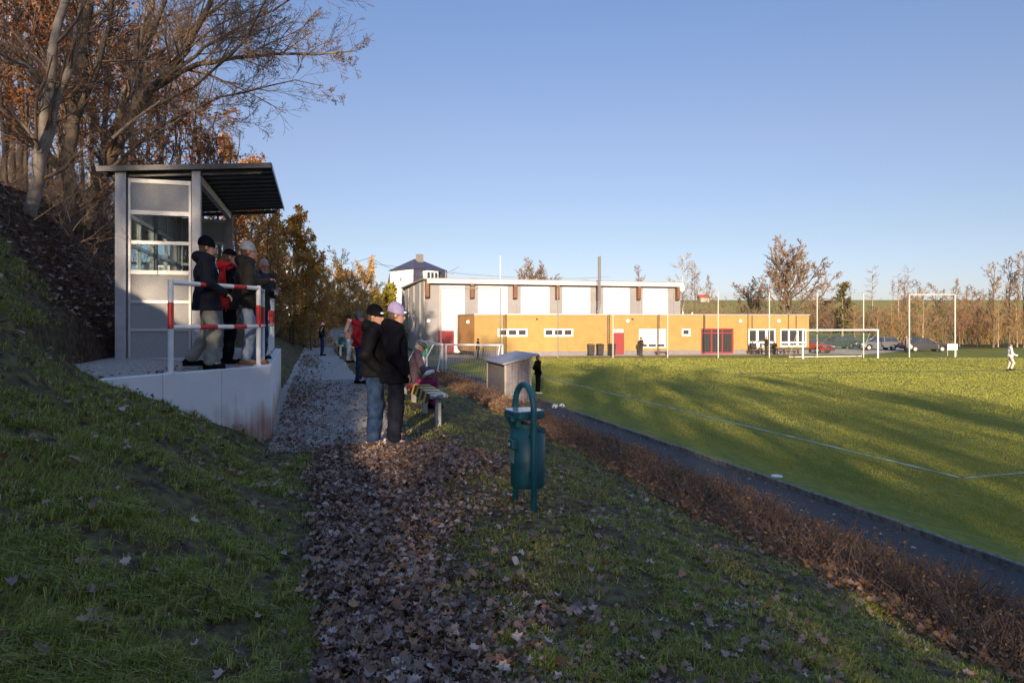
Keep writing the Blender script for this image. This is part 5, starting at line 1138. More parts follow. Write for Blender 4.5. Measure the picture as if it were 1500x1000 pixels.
# pitch and clubhouse figures
def pit(label, p, yf, H, **kw):
    Y = (CAMZ - PZ) * 1000 / (yf - 470); return person(label, (wx_(p, Y), Y, PZ + .0), kw.pop('yaw', 0), H, near=False, **kw)
pit("coach in black tracksuit standing on the pitch edge beside the dugout", 788, 576.5, 1.76, h=.018, coat=m_black, coat_len=.88, trous=m_black, shoe=m_shw, hair=m_hair, arms=('pocket', 'pocket'), yaw=R(20))
pit("goalkeeper in pale kit walking on the far right of the pitch", 1480, 542.5, 1.80, h=.02, coat=m_wht, coat_len=.92, trous=cloth("kit_beige", (.50, .42, .36), (.58, .50, .44)), shoe=m_black, hair=m_hair, arms=('low', 'low'), yaw=R(-20), legs={'knR': (.16, -.1, .5), 'anR': (.02, -.1, .14), 'knL': (0, .1, .5), 'anL': (-.1, .1, .09)},
    extra=lambda root, J, hp, S, mk: (mk("glove", [('c', J['wrR'], .05, J['wrR'] + np.array([.10, 0, -.02]), .06)], m_wht), mk("glove", [('c', J['wrL'], .05, J['wrL'] + np.array([.10, 0, -.02]), .06)], m_wht)))
F_ = dict(h=.028)
pit("person with dark jacket and backpack before the white-blind window of the clubhouse", 939, 521.5, 1.78, coat=m_olive, coat_len=.8, trous=m_dkg, hat='beanie', hatm=m_dkg, arms=('front', 'front'), yaw=R(-60), **F_)
pit("person in dark jacket walking past the west corner of the orange clubhouse", 700, 525.5, 1.78, coat=m_dkg, coat_len=.85, trous=m_dkg, hat='cap', hatm=m_black, arms=('low', 'pocket'), yaw=R(200), **F_)
pit("standing person in dark clothes among the seated group at the clubhouse windows", 1122.5, 520.2, 1.80, coat=m_olive, coat_len=.8, trous=m_dkg, hair=m_hair, arms=('down', 'pocket'), yaw=R(200), **F_)
for p, lb_, cm in ((1101.5, "left seated person in dark jacket on the clubhouse bench", m_dkg), (1111, "seated person with light sweater in the middle of the clubhouse bench", m_wht), (1133.5, "seated person in dark coat right of the standing one", m_olive)):
    pit(lb_, p, 518.8, 1.78, coat=cm, trous=m_dkg, hair=m_hair, arms=('lap', 'lap'), sit=True, yaw=R(-80), lean=.08, **F_)
pit("person in brown coat beside the dark sedan on the car park", 1328, 516.5, 1.75, coat=m_brj, coat_len=.6, trous=m_dkg, hair=m_hairg, arms=('down', 'down'), yaw=R(-100), **F_)
# ------------------------------------------------------------------ benches, bins, balls
m_haz = bpy.data.materials.new("hazard_foil"); m_haz.use_nodes = True
def _haz():
    N = m_haz.node_tree.nodes; Lk = m_haz.node_tree.links; b = N["Principled BSDF"]; b.inputs['Roughness'].default_value = .42
    tc = N.new("ShaderNodeTexCoord"); mp = N.new("ShaderNodeMapping"); mp.inputs['Rotation'].default_value = (0, 0, R(38)); Lk.new(tc.outputs['Object'], mp.inputs[0])
    sx = N.new("ShaderNodeSeparateXYZ"); Lk.new(mp.outputs[0], sx.inputs[0]); m1 = N.new("ShaderNodeMath"); m1.operation = 'MULTIPLY'; m1.inputs[1].default_value = 2.6; Lk.new(sx.outputs[1], m1.inputs[0])
    fr = N.new("ShaderNodeMath"); fr.operation = 'FRACT'; Lk.new(m1.outputs[0], fr.inputs[0]); rp = N.new("ShaderNodeValToRGB"); rp.color_ramp.interpolation = 'CONSTANT'; e = rp.color_ramp.elements
    e[0].color = (.012, .012, .012, 1); e[1].position = .66; e[1].color = (.80, .50, .01, 1); q = e.new(.60); q.color = (.45, .45, .43, 1)
    Lk.new(fr.outputs[0], rp.inputs[0]); Lk.new(rp.outputs[0], b.inputs['Base Color'])
    no = N.new("ShaderNodeTexNoise"); no.inputs['Scale'].default_value = 14; Lk.new(tc.outputs['Object'], no.inputs['Vector']); bp = N.new("ShaderNodeBump"); bp.inputs['Strength'].default_value = .25; bp.inputs['Distance'].default_value = .01; Lk.new(no.outputs[0], bp.inputs['Height']); Lk.new(bp.outputs[0], b.inputs['Normal'])
_haz()
m_pc = mat("post_concrete", (.28, .27, .25), .9, (.38, .36, .33), 14, bump=.4, bscale=90)
def bench(s0, s1, t, label):
    X0, Y0 = W(s0, t); z = gz(X0, Y0); e = empty("bench", (X0, Y0, z), TH); tag(e, label, "bench", "striped plank benches along the path"); Ln = s1 - s0
    MB().box((0, Ln / 2, .50), (.30, Ln, .055), M=Matrix.Rotation(R(-3), 3, 'Y')).build("plank", m_haz, e, bevel=.02, seg=3)
    MB().box((-.155, Ln / 2 + .06, .445), (.010, Ln - .14, .17), M=Matrix.Rotation(R(14), 3, 'Y')).build("foil_skirt", m_haz, e)
    MB().box((0, .055, .501), (.306, .13, .062), M=Matrix.Rotation(R(-3), 3, 'Y')).build("end_cap", mat("foil_silver", (.42, .42, .42), .25, (.12, .12, .12), 16, rampw=.05), e, bevel=.02, seg=2)
    n = max(2, int(Ln / 1.35)); 
    for i in range(n + 1):
        y = .12 + (Ln - .24) * i / n; MB().box((0, y, .22), (.10, .075, .50)).build("post", m_pc if i % 2 == 0 else m_galv, e, bevel=.008, seg=1)
    return e
bench(11.15, 17.3, 1.95, "near bench wrapped in black and yellow striped foil with the seated person on it")
bench(23.7, 30.2, 1.55, "middle striped bench beside the person in the mauve-brown jacket")
bench(34.6, 41, 1.15, "far striped bench beyond the distant green litter bin")
m_teal = mat("bin_teal", (.003, .055, .080), .5, (.005, .078, .105), 7, bump=.06); m_tealt = mat("bin_post_teal", (.004, .078, .105), .45, (.008, .10, .13), 7)
def litter_bin(x, y, z, rz, label, sc_=1):
    e = empty("litter_bin", (x, y, z), rz); e.scale = (sc_,) * 3; tag(e, label, "litter bin", "green litter bins beside the path")
    # hoop: an upside-down U of tube in the local x-z plane, one leg before and one behind the body
    w_ = .205
    pts = [Vector((-w_, .0, -.1)), Vector((-w_, 0, .5)), Vector((-w_, 0, .93))] + [Vector((-w_ * math.cos(a), 0, .95 + .215 * math.sin(a))) for a in np.linspace(.15, math.pi - .15, 13)] + [Vector((w_, 0, .93)), Vector((w_, 0, .5)), Vector((w_, 0, -.1))]
    MB().tube(pts, .029, 14).build("hoop_post", m_tealt, e, smooth=True)
    n = 28; cy = .035; tp = lambda yy, zz=.80: zz - .36 * max(0, yy - .03)
    def ring(r, z_, top=None): return [(r * math.cos(2 * math.pi * i / n), cy + r * math.sin(2 * math.pi * i / n), z_ if top is None else top(cy + r * math.sin(2 * math.pi * i / n))) for i in range(n)]
    rs = [ring(.150, .205), ring(.162, .225), ring(.165, 0, tp), ring(.153, 0, tp), ring(.148, .26)]
    vs = [p for r_ in rs for p in r_]; fs = [tuple(range(n - 1, -1, -1))] + [(i * n + j, i * n + (j + 1) % n, (i + 1) * n + (j + 1) % n, (i + 1) * n + j) for i in range(4) for j in range(n)] + [tuple(4 * n + j for j in range(n))]
    b_ = MB().add(vs, fs).build("body", m_teal, e); b_.data.polygons.foreach_set("use_smooth", [len(p.vertices) == 4 for p in b_.data.polygons])
    rr2 = [ring(.170, 0, lambda q_: tp(q_, .765)), ring(.170, 0, lambda q_: tp(q_, .806)), ring(.152, 0, lambda q_: tp(q_, .806))]
    vs = [p for r_ in rr2 for p in r_]; MB().add(vs, [(i * n + j, i * n + (j + 1) % n, (i + 1) * n + (j + 1) % n, (i + 1) * n + j) for i in range(2) for j in range(n)]).build("rim", m_teal, e)
    lid = [(.165, -.12), (.165, .08), (.12, .155), (-.12, .155), (-.165, .08), (-.165, -.12), (-.10, -.165), (.10, -.165)]
    MB().prism(lid, .855, .925).build("lid", m_teal, e, bevel=.012)
    MB().prism([(p[0] * .95, p[1] * .95) for p in lid], .9255, .931).build("lid_top", mat("lid_top_pale", (.16, .24, .28), .25, (.25, .33, .37), 9), e)
    MB().box((0, -.10, .83), (.20, .05, .10)).build("hinge", m_teal, e, bevel=.006)
    MB().box((.05, -.160, .86), (.12, .05, .05)).build("lid_catch", m_teal, e, bevel=.006); MB().box((.05, -.145, .62), (.10, .06, .09)).build("lock", m_teal, e, bevel=.01)
    MB().tube([(.05, -.175, .62), (.05, -.19, .62)], .018, 10).build("keyhole", m_galv, e)
    for x_ in (-.185, .185):
        for z_ in (.36, .70): MB().box((x_, .0, z_), (.05, .06, .03)).build("bracket", m_teal, e)
    for x_ in (-w_, w_): MB().tube([(x_, 0, -.02), (x_, 0, .012)], .05, 12).build("foot_ring", m_tealt, e)
    MB().box((0, cy - .166, .5), (.10, .006, .12)).build("sticker", mat("sticker_faded", (.10, .17, .18), .6, (.2, .25, .25), 30), e)
    return e
bp_ = px(771, 738, 6.42); litter_bin(wx_(768, 6.45), 6.45, gzp(wx_(768, 6.45), 6.45) + .0, R(-66), "nearest dark teal litter bin hanging in a hooped tube post on the grass")
litter_bin(wx_(501, 34.2), 34.2, gz(wx_(501, 34.2), 34.2), R(30), "small distant green litter bin beside the path between the benches")
def football(x, y, rz, label, cols_):
    e = empty("football", (x, y, PZ + .125), rz); tag(e, label, "ball", "footballs on the pitch edge")
    bm_ = MB().sphere((0, 0, 0), .118, 20, 14).build("ball_skin", mat("ball_white", (.72, .72, .72), .4), e, smooth=True)
    g = (1 + 5 ** .5) / 2; vs = [Vector(v).normalized() for v in ((0, 1, g), (0, -1, g), (0, 1, -g), (0, -1, -g), (1, g, 0), (-1, g, 0), (1, -g, 0), (-1, -g, 0), (g, 0, 1), (-g, 0, 1), (g, 0, -1), (-g, 0, -1))]
    for i, v in enumerate(vs):
        a = v.cross(Vector((.3, .5, .8))).normalized(); b = v.cross(a); o = MB().add([v * .1195 + (a * math.cos(k_ * 2 * math.pi / 5) + b * math.sin(k_ * 2 * math.pi / 5)) * .038 - v * .003 for k_ in range(5)] + [v * .122], [(k_, (k_ + 1) % 5, 5) for k_ in range(5)]).build("patch", cols_[i % len(cols_)], e)
    return e
cA = [mat("patch_teal", (.05, .35, .35), .4), mat("patch_red", (.5, .06, .06), .4), mat("patch_dark", (.05, .05, .07), .4)]
p1, p2 = pg(813, 600.5), pg(823, 600.5); football(p1.x, p1.y, .3, "left one of the two white footballs lying together at the pitch edge", cA); football(p2.x, p2.y, 1.7, "right one of the two white footballs lying together at the pitch edge", cA[::-1])
q = pg(1138, 698.5); tag(MB().tube([(q.x, q.y, PZ + .02), (q.x, q.y, PZ + .035), (q.x, q.y, PZ + .05)], [.12, .11, .05], 16).build("marker_disc", m_wpaint), "flat white marker disc lying on the near grass of the pitch", "marker")
# notice board by the frame
nb = px(1395, 508, 64); e = empty("notice_board", (nb.x, 64, PZ)); tag(e, "blank white notice board standing before the right post of the tall frame", "sign")
MB().box((0, 0, nb.z - PZ), (.95, .04, .55)).build("panel", mat("board_white", (.8, .8, .8), .5), e)
for x_ in (-.42, .42): MB().tube([(x_, .04, 0), (x_, .04, nb.z - PZ + .25)], .025, 6).build("leg", m_galv, e)
# wheelie bins and benches at the clubhouse
m_binb = mat("wheelie_bin_black", (.02, .02, .022), .5); m_by = mat("wheelie_lid_yellow", (.35, .25, .03), .5)
def wheelie(a, label, lidm):
    p = cpt(a, -.7); e = empty("wheelie_bin", (p.x, p.y, PZ + .02), UC); tag(e, label, "bin", "wheelie bins at the clubhouse wall")
    b = MB(); b.add([(-.24, -.30, .06), (.24, -.30, .06), (.24, .25, .06), (-.24, .25, .06), (-.29, -.36, 1.0), (.29, -.36, 1.0), (.29, .32, 1.0), (-.29, .32, 1.0)], [(3, 2, 1, 0), (4, 5, 6, 7), (0, 1, 5, 4), (1, 2, 6, 5), (2, 3, 7, 6), (3, 0, 4, 7)]); b.build("body", m_binb, e, bevel=.02)
    MB().add([(-.31, -.40, 1.0), (.31, -.40, 1.0), (.31, .34, 1.0), (-.31, .34, 1.0), (-.28, -.36, 1.07), (.28, -.36, 1.07), (.28, .30, 1.12), (-.28, .30, 1.12)], [(3, 2, 1, 0), (4, 5, 6, 7), (0, 1, 5, 4), (1, 2, 6, 5), (2, 3, 7, 6), (3, 0, 4, 7)]).build("lid", lidm, e, bevel=.01)
    for x_ in (-.26, .26): MB().tube([(x_ - .02, .27, .1), (x_ + .02, .27, .1)], .1, 12).build("wheel", m_binb, e)
for p, l_, lm in ((862.5, "left wheelie bin with brownish lid at the orange wall", mat("wheelie_lid_brown", (.15, .08, .04), .5)), (875.8, "middle wheelie bin at the orange wall", m_binb), (893, "right wheelie bin between downpipe and red door", m_binb)): wheelie(ca_(p), l_, lm)
def wbench(p, wd, label):
    a = cpt(ca_(p), -1.1); e = empty("garden_bench", (a.x, a.y, PZ + .02), UC); tag(e, label, "bench", "wooden benches at the clubhouse")
    for y in (-.16, 0, .16): MB().box((0, y, .46), (wd, .13, .04)).build("slat", m_wood, e)
    for x_ in (-wd / 2 + .2, wd / 2 - .2): MB().box((x_, 0, .22), (.05, .4, .44)).build("leg", m_wood, e)
wbench(964.5, 1.4, "short wooden bench below the white-blind window"); wbench(1108, 2.8, "wooden bench under the seated group at the clubhouse windows"); wbench(1150, 1.9, "empty wooden bench right of the seated group")
# bicycle at the hall wall
m_bike = mat("bike_frame", (.06, .07, .09), .4)
def bicycle(x, y, rz, label):
    e = empty("bicycle", (x, y, PZ + .03), rz); tag(e, label, "bicycle")
    for x_ in (-.52, .52):
        w_ = MB().tube([(x_ + .33 * math.cos(a), 0, .34 + .33 * math.sin(a)) for a in np.linspace(0, 2 * math.pi, 19)[:-1]], .02, 6, closed=True).build("wheel", m_binb, e)
        s_ = MB(); [s_.tube([(x_, 0, .34), (x_ + .32 * math.cos(a), 0, .34 + .32 * math.sin(a))], .004, 4) for a in np.linspace(0, 2 * math.pi, 9)[:-1]]; s_.build("spokes", m_galv, w_)
    MB().tube([(-.52, 0, .34), (-.1, 0, .32), (.38, 0, .82), (-.2, 0, .80), (-.1, 0, .32)], .018, 6).tube([(-.52, 0, .34), (-.2, 0, .8), (-.22, 0, .95)], .016, 6).tube([(.52, 0, .34), (.36, 0, .95)], .018, 6).build("frame", m_bike, e)
    MB().tube([(.36, -.25, 1.0), (.38, 0, .98), (.36, .25, 1.0)], .015, 6).build("handlebar", m_bike, e); MB().sphere((-.23, 0, .98), .12, 8, 5, sc_=(1.1, .6, .3)).build("saddle", m_binb, e)
bicycle(wx_(640, 66), 66, R(15), "dark bicycle leaning at the white hall wall before the red gate"); bicycle(wx_(631, 67), 67, R(8), "second bicycle left of the one at the red gate")
# ------------------------------------------------------------------ cars
m_tyre = mat("tyre", (.015, .015, .015), .8); m_rim = mat("rim_alloy", (.50, .50, .50), .35, metal=.5); m_cglass = mat("car_glass", (.03, .035, .04), .08, spec=.8)
m_tl = mat("tail_light", (.5, .02, .01), .3); m_hl = mat("head_light", (.65, .65, .65), .15)
def car(label, loc, rz, paint, kind='estate', Ln=4.5, group="cars on the car park"):
    """local x is forward"""
    e = empty("parked_car", loc, rz); tag(e, label, "car", group); Wd = 1.76; h = Ln / 2
    wr_, fa, ra = .315, h - .85, -h + .85
    def arch(cx): return [(cx + (wr_ + .06) * math.cos(a), .31 + (wr_ + .06) * math.sin(a)) for a in np.linspace(math.pi, 0, 9)]
    prof = [(-h + .02, .30), (-h, .55), (-h + .04, .92), (-h + .25, .97), (h - 1.35, .95), (h - .45, .84), (h - .08, .68), (h, .50), (h - .04, .24)] + arch(fa)[::-1] + arch(ra)[::-1]
    prof = [p for p in prof]
    n = len(prof); vs = []; ys = [-.5, -.46, .46, .5]
    for y, ins_ in ((-.5, .0), (.5, .0)):
        vs += [(p[0], y * Wd * (1 - .07 * max(0, (p[1] - .6)) / .4 - .05 * (p[1] < .3) - .10 * max(0, abs(p[0]) - h + .5) / .5), p[1]) for p in prof]
    bm2 = bmesh.new(); V_ = [bm2.verts.new(v) for v in vs]; bm2.faces.new(V_[:n][::-1]); bm2.faces.new(V_[n:])
    for i in range(n): bm2.faces.new((V_[i], V_[(i + 1) % n], V_[n + (i + 1) % n], V_[n + i]))
    bmesh.ops.triangulate(bm2, faces=bm2.faces[:2]); bmesh.ops.recalc_face_normals(bm2, faces=bm2.faces[:])
    me = bpy.data.meshes.new("body"); bm2.to_mesh(me); me.materials.append(paint); o = bpy.data.objects.new("body", me); link(o, e); b = o.modifiers.new("bevel", 'BEVEL'); b.width = .05; b.segments = 3; b.limit_method = 'ANGLE'; b.angle_limit = R(25)
    rear = {'estate': (-h + .12, -h + .42), 'sedan': (-h + .65, -h + 1.25), 'hatch': (-h + .10, -h + .55)}[kind]
    fr1, fr2, zt_ = h - 1.35, h - 2.15, 1.46
    def loft(p, inset0, inset1, z0, z1, m, nm, par):
        (xb0, xt0), (xb1, xt1) = p; w0, w1 = Wd / 2 - inset0, Wd / 2 - inset1
        return MB().add([(xb0, -w0, z0), (xb1, -w0, z0), (xb1, w0, z0), (xb0, w0, z0), (xt0, -w1, z1), (xt1, -w1, z1), (xt1, w1, z1), (xt0, w1, z1)], [(3, 2, 1, 0), (4, 5, 6, 7), (0, 1, 5, 4), (1, 2, 6, 5), (2, 3, 7, 6), (3, 0, 4, 7)]).build(nm, m, par, bevel=.03)
    loft((rear, (fr1, fr2)), .08, .24, .93, zt_ - .05, m_cglass, "windows", e)
    loft(((rear[1] - .02, rear[1] + .06), (fr2 + .05, fr2 - .05)), .225, .27, zt_ - .06, zt_, paint, "roof", e)
    pil = MB()
    for sy in (-1, 1):
        for xb, xt in ((rear[0], rear[1]), (fr1, fr2), ((rear[1] + fr2) / 2 - .35, (rear[1] + fr2) / 2 - .30), ((rear[1] + fr2) / 2 + .45, (rear[1] + fr2) / 2 + .40)):
            pil.beam((xb, sy * (Wd / 2 - .085), .92), (xt, sy * (Wd / 2 - .235), zt_ - .04), .05, .06)
    pil.build("pillars", paint, e)
    for cx in (fa, ra):
        for sy in (-1, 1):
            w_ = MB().tube([(cx, sy * (Wd / 2 - .24), wr_), (cx, sy * (Wd / 2 - .03), wr_)], wr_, 20).build("wheel", m_tyre, e)
            MB().tube([(cx, sy * (Wd / 2 - .06), wr_), (cx, sy * (Wd / 2 - .018), wr_)], [wr_ * .66, wr_ * .6], 14).build("rim", m_rim, w_)
    for sy in (-1, 1):
        MB().box((-h + .05, sy * .68, .80), (.10, .26, .20)).build("tail_light", m_tl, e, bevel=.02); MB().box((h - .14, sy * .64, .68), (.20, .34, .13)).build("headlight", m_hl, e, bevel=.02)
        MB().box((fr1 - .35, sy * (Wd / 2 + .06), .98), (.12, .16, .12)).build("mirror", paint, e, bevel=.02)
    MB().box((-h + .0, 0, .42), (.06, Wd - .25, .14)).box((h - .0, 0, .36), (.06, Wd - .25, .14)).build("bumper_strip", m_dark, e)
    return e
def carp(name, c): return mat(name, c, .3, metal=.35, spec=.6)
def cloc(p, Y): return (wx_(p, Y), Y, PZ + .025)
car("dark green-black estate car parked furthest left on the gravel lot", cloc(1223, 80), R(182), carp("paint_darkgreen", (.02, .035, .04)), 'estate', 4.7)
car("grey estate car parked in the middle of the row with its tail to the right", cloc(1285, 77), R(180), carp("paint_grey", (.12, .12, .13)), 'estate', 4.4)
car("dark sloping-nosed sedan parked at the right end of the row", cloc(1354, 73), R(-2), carp("paint_black", (.03, .03, .035)), 'sedan', 4.5)
car("red hatchback partly hidden behind the clubhouse corner and goal post", cloc(1191, 70.5), R(-60), carp("paint_red", (.45, .02, .02)), 'hatch', 3.9)
# ------------------------------------------------------------------ ground cover
def leaf_tmpl(seed, lob=True):
    r_ = RS(seed); pts = [(0, 0, 0)]
    if lob: prof = [(-90, .52), (-62, .30), (-35, .50), (-12, .36), (15, .56), (40, .34), (62, .58), (78, .40), (90, .66), (102, .40), (118, .58), (140, .34), (165, .56), (192, .36), (215, .50), (242, .30)]
    else: prof = [(a, .5 + .12 * math.cos(2 * math.radians(a - 90))) for a in range(-90, 270, 36)]
    cx, cy = r_.uniform(-.5, .5, 2)
    curl = r_.uniform(.4, 1.5)
    for a, rr in prof:
        rr *= r_.uniform(.88, 1.1); x, y = rr * math.cos(math.radians(a)), rr * math.sin(math.radians(a))
        pts.append((x * (1 - .15 * curl), y, curl * (x * x * 1.1 + cx * x * y + .35 * cy * y * y) + r_.uniform(-.03, .03)))
    n = len(prof); return np.array(pts), np.array([(0, i + 1, (i + 1) % n + 1) for i in range(n)])
TM = [leaf_tmpl(i) for i in range(7)] + [leaf_tmpl(9, False)]
m_gl = leafmat("fallen_leaves", [(.04, .022, .018), (.17, .095, .07), (.30, .21, .175), (.08, .042, .032), (.46, .37, .33), (.24, .11, .055), (.12, .07, .055), (.36, .20, .09), (.20, .14, .12), (.055, .035, .03)], .12)
m_gl.node_tree.nodes["Principled BSDF"].inputs['Roughness'].default_value = .55; m_gl.node_tree.nodes["Principled BSDF"].inputs['Specular IOR Level'].default_value = .45
m_glo = leafmat("fallen_leaves_bright", [(.20, .09, .05), (.34, .16, .07), (.42, .22, .10), (.26, .17, .13)], .15)
def leaf_field(name, s, t, size, rng, lift, m, flat=.72, label=None, zf=None):
    z = (hgt(s, t) if zf is None else zf(s, t)) + lift; X = t * CS - s * SN; Y = t * SN + s * CS
    pos = np.stack([X, Y, z], -1); k = rng.randint(0, len(TM), len(pos)); parts = []
    for i, tm in enumerate(TM):
        sel = k == i
        if sel.any(): parts.append(scatter(tm, pos[sel], size[sel], rng, normal_up=flat))
    V, F = merge(parts); o = npmesh(name, V, F, m); tag(o, label, kind='stuff'); return o
rg = RS(101)
# the leaf drift: several layers, denser towards its middle
n = 64000; s = 1.6 + 8.0 * rg.rand(n) ** 1.15; t = rg.uniform(-.4, 2.6, n); pm = pile_mask(s, t); keep = rg.rand(n) < pm; s, t = s[keep], t[keep]
leaf_field("leaf_drift", s, t, (.022 + .055 * rg.rand(len(s)) ** 1.4), rg, rg.rand(len(s)) * .045 + .012, m_gl, .45, "deep drift of fallen brown leaves along the near end of the path")
# looser leaves over the verge
n = 17000; s = 1.4 + 9.5 * rg.rand(n); t = rg.uniform(.2, 4.9, n); q = np.exp(-np.maximum(t - 1.0, 0) / 1.5) * (.3 + .7 * (s < 6.8)) * (.4 + 1.3 * (fbm(s * 1.2, t * 1.2, 88) > -.02)) + .10 + .25 * sstep(4.0, 4.8, t); keep = rg.rand(n) < q * .62; s, t = s[keep], t[keep]
leaf_field("scattered_leaves", s, t, (.02 + .055 * rg.rand(len(s)) ** 1.5), rg, rg.rand(len(s)) * .02 + .012, m_gl, .62, "fallen leaves strewn over the grass verge round the teal bin")
n = 1100; s = 1.5 + 9 * rg.rand(n); t = rg.uniform(-5, -.1, n); leaf_field("bank_leaves", s, t, rg.uniform(.035, .08, n), rg, rg.rand(n) * .03 + .05, m_gl, .6, "single fallen leaves on the grassy bank at the left")
n = 2600; s = 9.6 + 26 * rg.rand(n) ** 1.3; t = -.35 + .28 * rg.randn(n); keep = (t > -.62) & (rg.rand(n) < .35 + 1.2 * (fbm(s * .9, t, 97) > 0)); s, t = s[keep], t[keep]
leaf_field("path_leaves", s, t, rg.uniform(.05, .09, len(s)), rg, rg.rand(len(s)) * .02 + .025, m_gl, .7, "dark leaf litter along the left edge of the gravel path")
n = 900; s = 9.3 + 9 * rg.rand(n); t = rg.uniform(-.6, 1.5, n); leaf_field("path_scatter_leaves", s, t, rg.uniform(.04, .075, n), rg, rg.rand(n) * .01 + .024, m_gl, .75, "leaves scattered over the gravel path")
n = 5200; s = 1 + 30 * rg.rand(n) ** 1.5; t = 4.75 + rg.rand(n) ** 1.7 * 2.2; leaf_field("hedge_leaves", s, t, rg.uniform(.03, .085, n), rg, rg.rand(n) * .10 + .02, m_glo, .4, "brown leaves caught in and along the low hedge")
n = 420; s = 2 + 26 * rg.rand(n); t = rg.uniform(7.0, 8.6, n) ; leaf_field("pavement_leaves", s, t, rg.uniform(.04, .08, n), rg, rg.rand(n) * .005 + .012, m_gl, .85, "leaves blown over the asphalt strip", zf=lambda s, t: -1.48 + 0 * s)
n = 6500; s = 8.5 + 12 * rg.rand(n); t = rg.uniform(-7.5, -2.2, n); keep = rg.rand(n) > is_grass(s, t) ** .5; keep &= ~((t > -2.95) & (s > 9)); s, t = s[keep], t[keep]
leaf_field("woodland_litter", s, t, rg.uniform(.05, .11, len(s)), rg, rg.rand(len(s)) * .04, m_gl, .55, "dark leaf litter on the steep woodland floor left of the shelter")
# grass
m_gr = mat("grass_blades", (.05, .09, .02), .6, island=1, c3=[(.11, .15, .022), (.20, .25, .032), (.34, .37, .055), (.15, .17, .028), (.52, .43, .19), (.24, .30, .036), (.40, .29, .15), (.18, .24, .026), (.28, .20, .12)], trans=.3, spec=.2)
m_grp = mat("pitch_blades", (.1, .13, .03), .6, island=1, c3=[(.22, .235, .04), (.27, .275, .046), (.33, .31, .055), (.24, .255, .042), (.39, .34, .08)], trans=.1, spec=.2)
def blades(name, X, Y, Z, hh, wd, rng, m, label, lean=.5, seg=1):
    n = len(X); ya = rng.uniform(0, 2 * np.pi, n); dx, dy = np.cos(ya) * wd / 2, np.sin(ya) * wd / 2
    lx, ly = rng.randn(n) * lean * hh, rng.randn(n) * lean * hh
    b = np.stack([X, Y, Z], -1); w_ = np.stack([dx, dy, 0 * dx], -1); tip = b + np.stack([lx, ly, hh], -1)
    if seg == 1:
        V = np.stack([b - w_, b + w_, tip], 1).reshape(-1, 3); F = np.arange(n * 3).reshape(n, 3)
    else:
        mid = b + np.stack([lx * .35, ly * .35, hh * .62], -1); V = np.stack([b - w_, b + w_, mid + w_ * .7, mid - w_ * .7, tip], 1).reshape(-1, 3)
        i = np.arange(n)[:, None] * 5; F = np.concatenate([i + np.array([[0, 1, 2]]), i + np.array([[0, 2, 3]]), i + np.array([[3, 2, 4]])])
    o = npmesh(name, V, F, m); tag(o, label, kind='stuff'); return o
rg = RS(202)
def sample_grass(n, y0, y1, pw):
    Y = (y0 ** (1 - pw) + rg.rand(n) * (y1 ** (1 - pw) - y0 ** (1 - pw))) ** (1 / (1 - pw)); X = Y * rg.uniform(-.86, .86, n); s, t = ST(X, Y); s = -X * SN + Y * CS; t = X * CS + Y * SN
    return X, Y, s, t
X, Y, s, t = sample_grass(600000, 1.6, 26, 1.5)
ok = (t < 5.4) & (t > -7) & ~((s > 9.45) & (t > -.75) & (t < path_right(s) - .05)) & ~on_terrace(s, t) & ~((t > -2.95) & (t < -.6) & (s > terr_front(t) - .02) & (s < 17))
cl = fbm(X * 3.1, Y * 3.1, 77, 3) + .45 * fbm(X * 11, Y * 11, 78, 2)          # tufts and bare patches
dens = np.clip(.45 + 4.0 * cl, .04, 1) * is_grass(s, t) * (1 - .93 * pile_mask(s, t)); track = np.exp(-((t - 1.6) / .7) ** 2) * (s < 7); dens = dens * (1 - .35 * track)
ok &= rg.rand(len(X)) < dens; X, Y, s, t, cl = X[ok], Y[ok], s[ok], t[ok], cl[ok]
hb = np.where(t < -.3, .034, .030) * (1 + 2.0 * np.clip(cl, -.3, .45)) * rg.uniform(.55, 1.35, len(X)); hb *= 1 + .5 * sstep(4.0, 5.0, t)
blades("grass", X, Y, hgt(s, t) - .004, hb, (.0032 + .0009 * Y) * rg.uniform(.7, 1.3, len(X)), rg, m_gr, "rough green grass on bank and verge", .65)
nt_ = 62000; X, Y, s, t = sample_grass(nt_, 1.6, 14, 1.5); n_ = len(X)
ok = (t < 5.2) & (t > -6) & ~((s > 9.45) & (t > -.9) & (t < path_right(s))) & ~((t > -2.95) & (t < -.6) & (s > terr_front(t) - .04) & (s < 17)) & (rg.rand(n_) < is_grass(s, t) * (1 - .97 * pile_mask(s, t)) * np.where(t < 0, 1, .45) * np.clip(.45 + 5.5 * fbm(X * 2.9, Y * 2.9, 131, 3), .03, 1))
X, Y, s, t = X[ok], Y[ok], s[ok], t[ok]; K = 9; Z = hgt(s, t); big_ = rg.uniform(.5, 1.3, len(X)) * np.where(t < -.2, 1.0, .62)
def rp_(a): return np.repeat(a, K)
n_ = len(X) * K; ya = rg.uniform(0, 2 * np.pi, n_); ln_ = rg.uniform(.3, 1.0, n_); hh = rp_(big_) * .085 * rg.uniform(.55, 1.1, n_); rad = .016 * rg.rand(n_); wd = (.0036 + .0008 * rp_(Y)) * rg.uniform(.7, 1.2, n_)
b0 = np.stack([rp_(X) + np.cos(ya) * rad, rp_(Y) + np.sin(ya) * rad, rp_(Z) - .005], -1); od = np.stack([np.cos(ya), np.sin(ya), 0 * ya], -1); sd = np.stack([-np.sin(ya), np.cos(ya), 0 * ya], -1) * (wd / 2)[:, None]
dn_ = np.array([CS, SN, 0]) * .35 * (rp_(t) < -.2)[:, None]
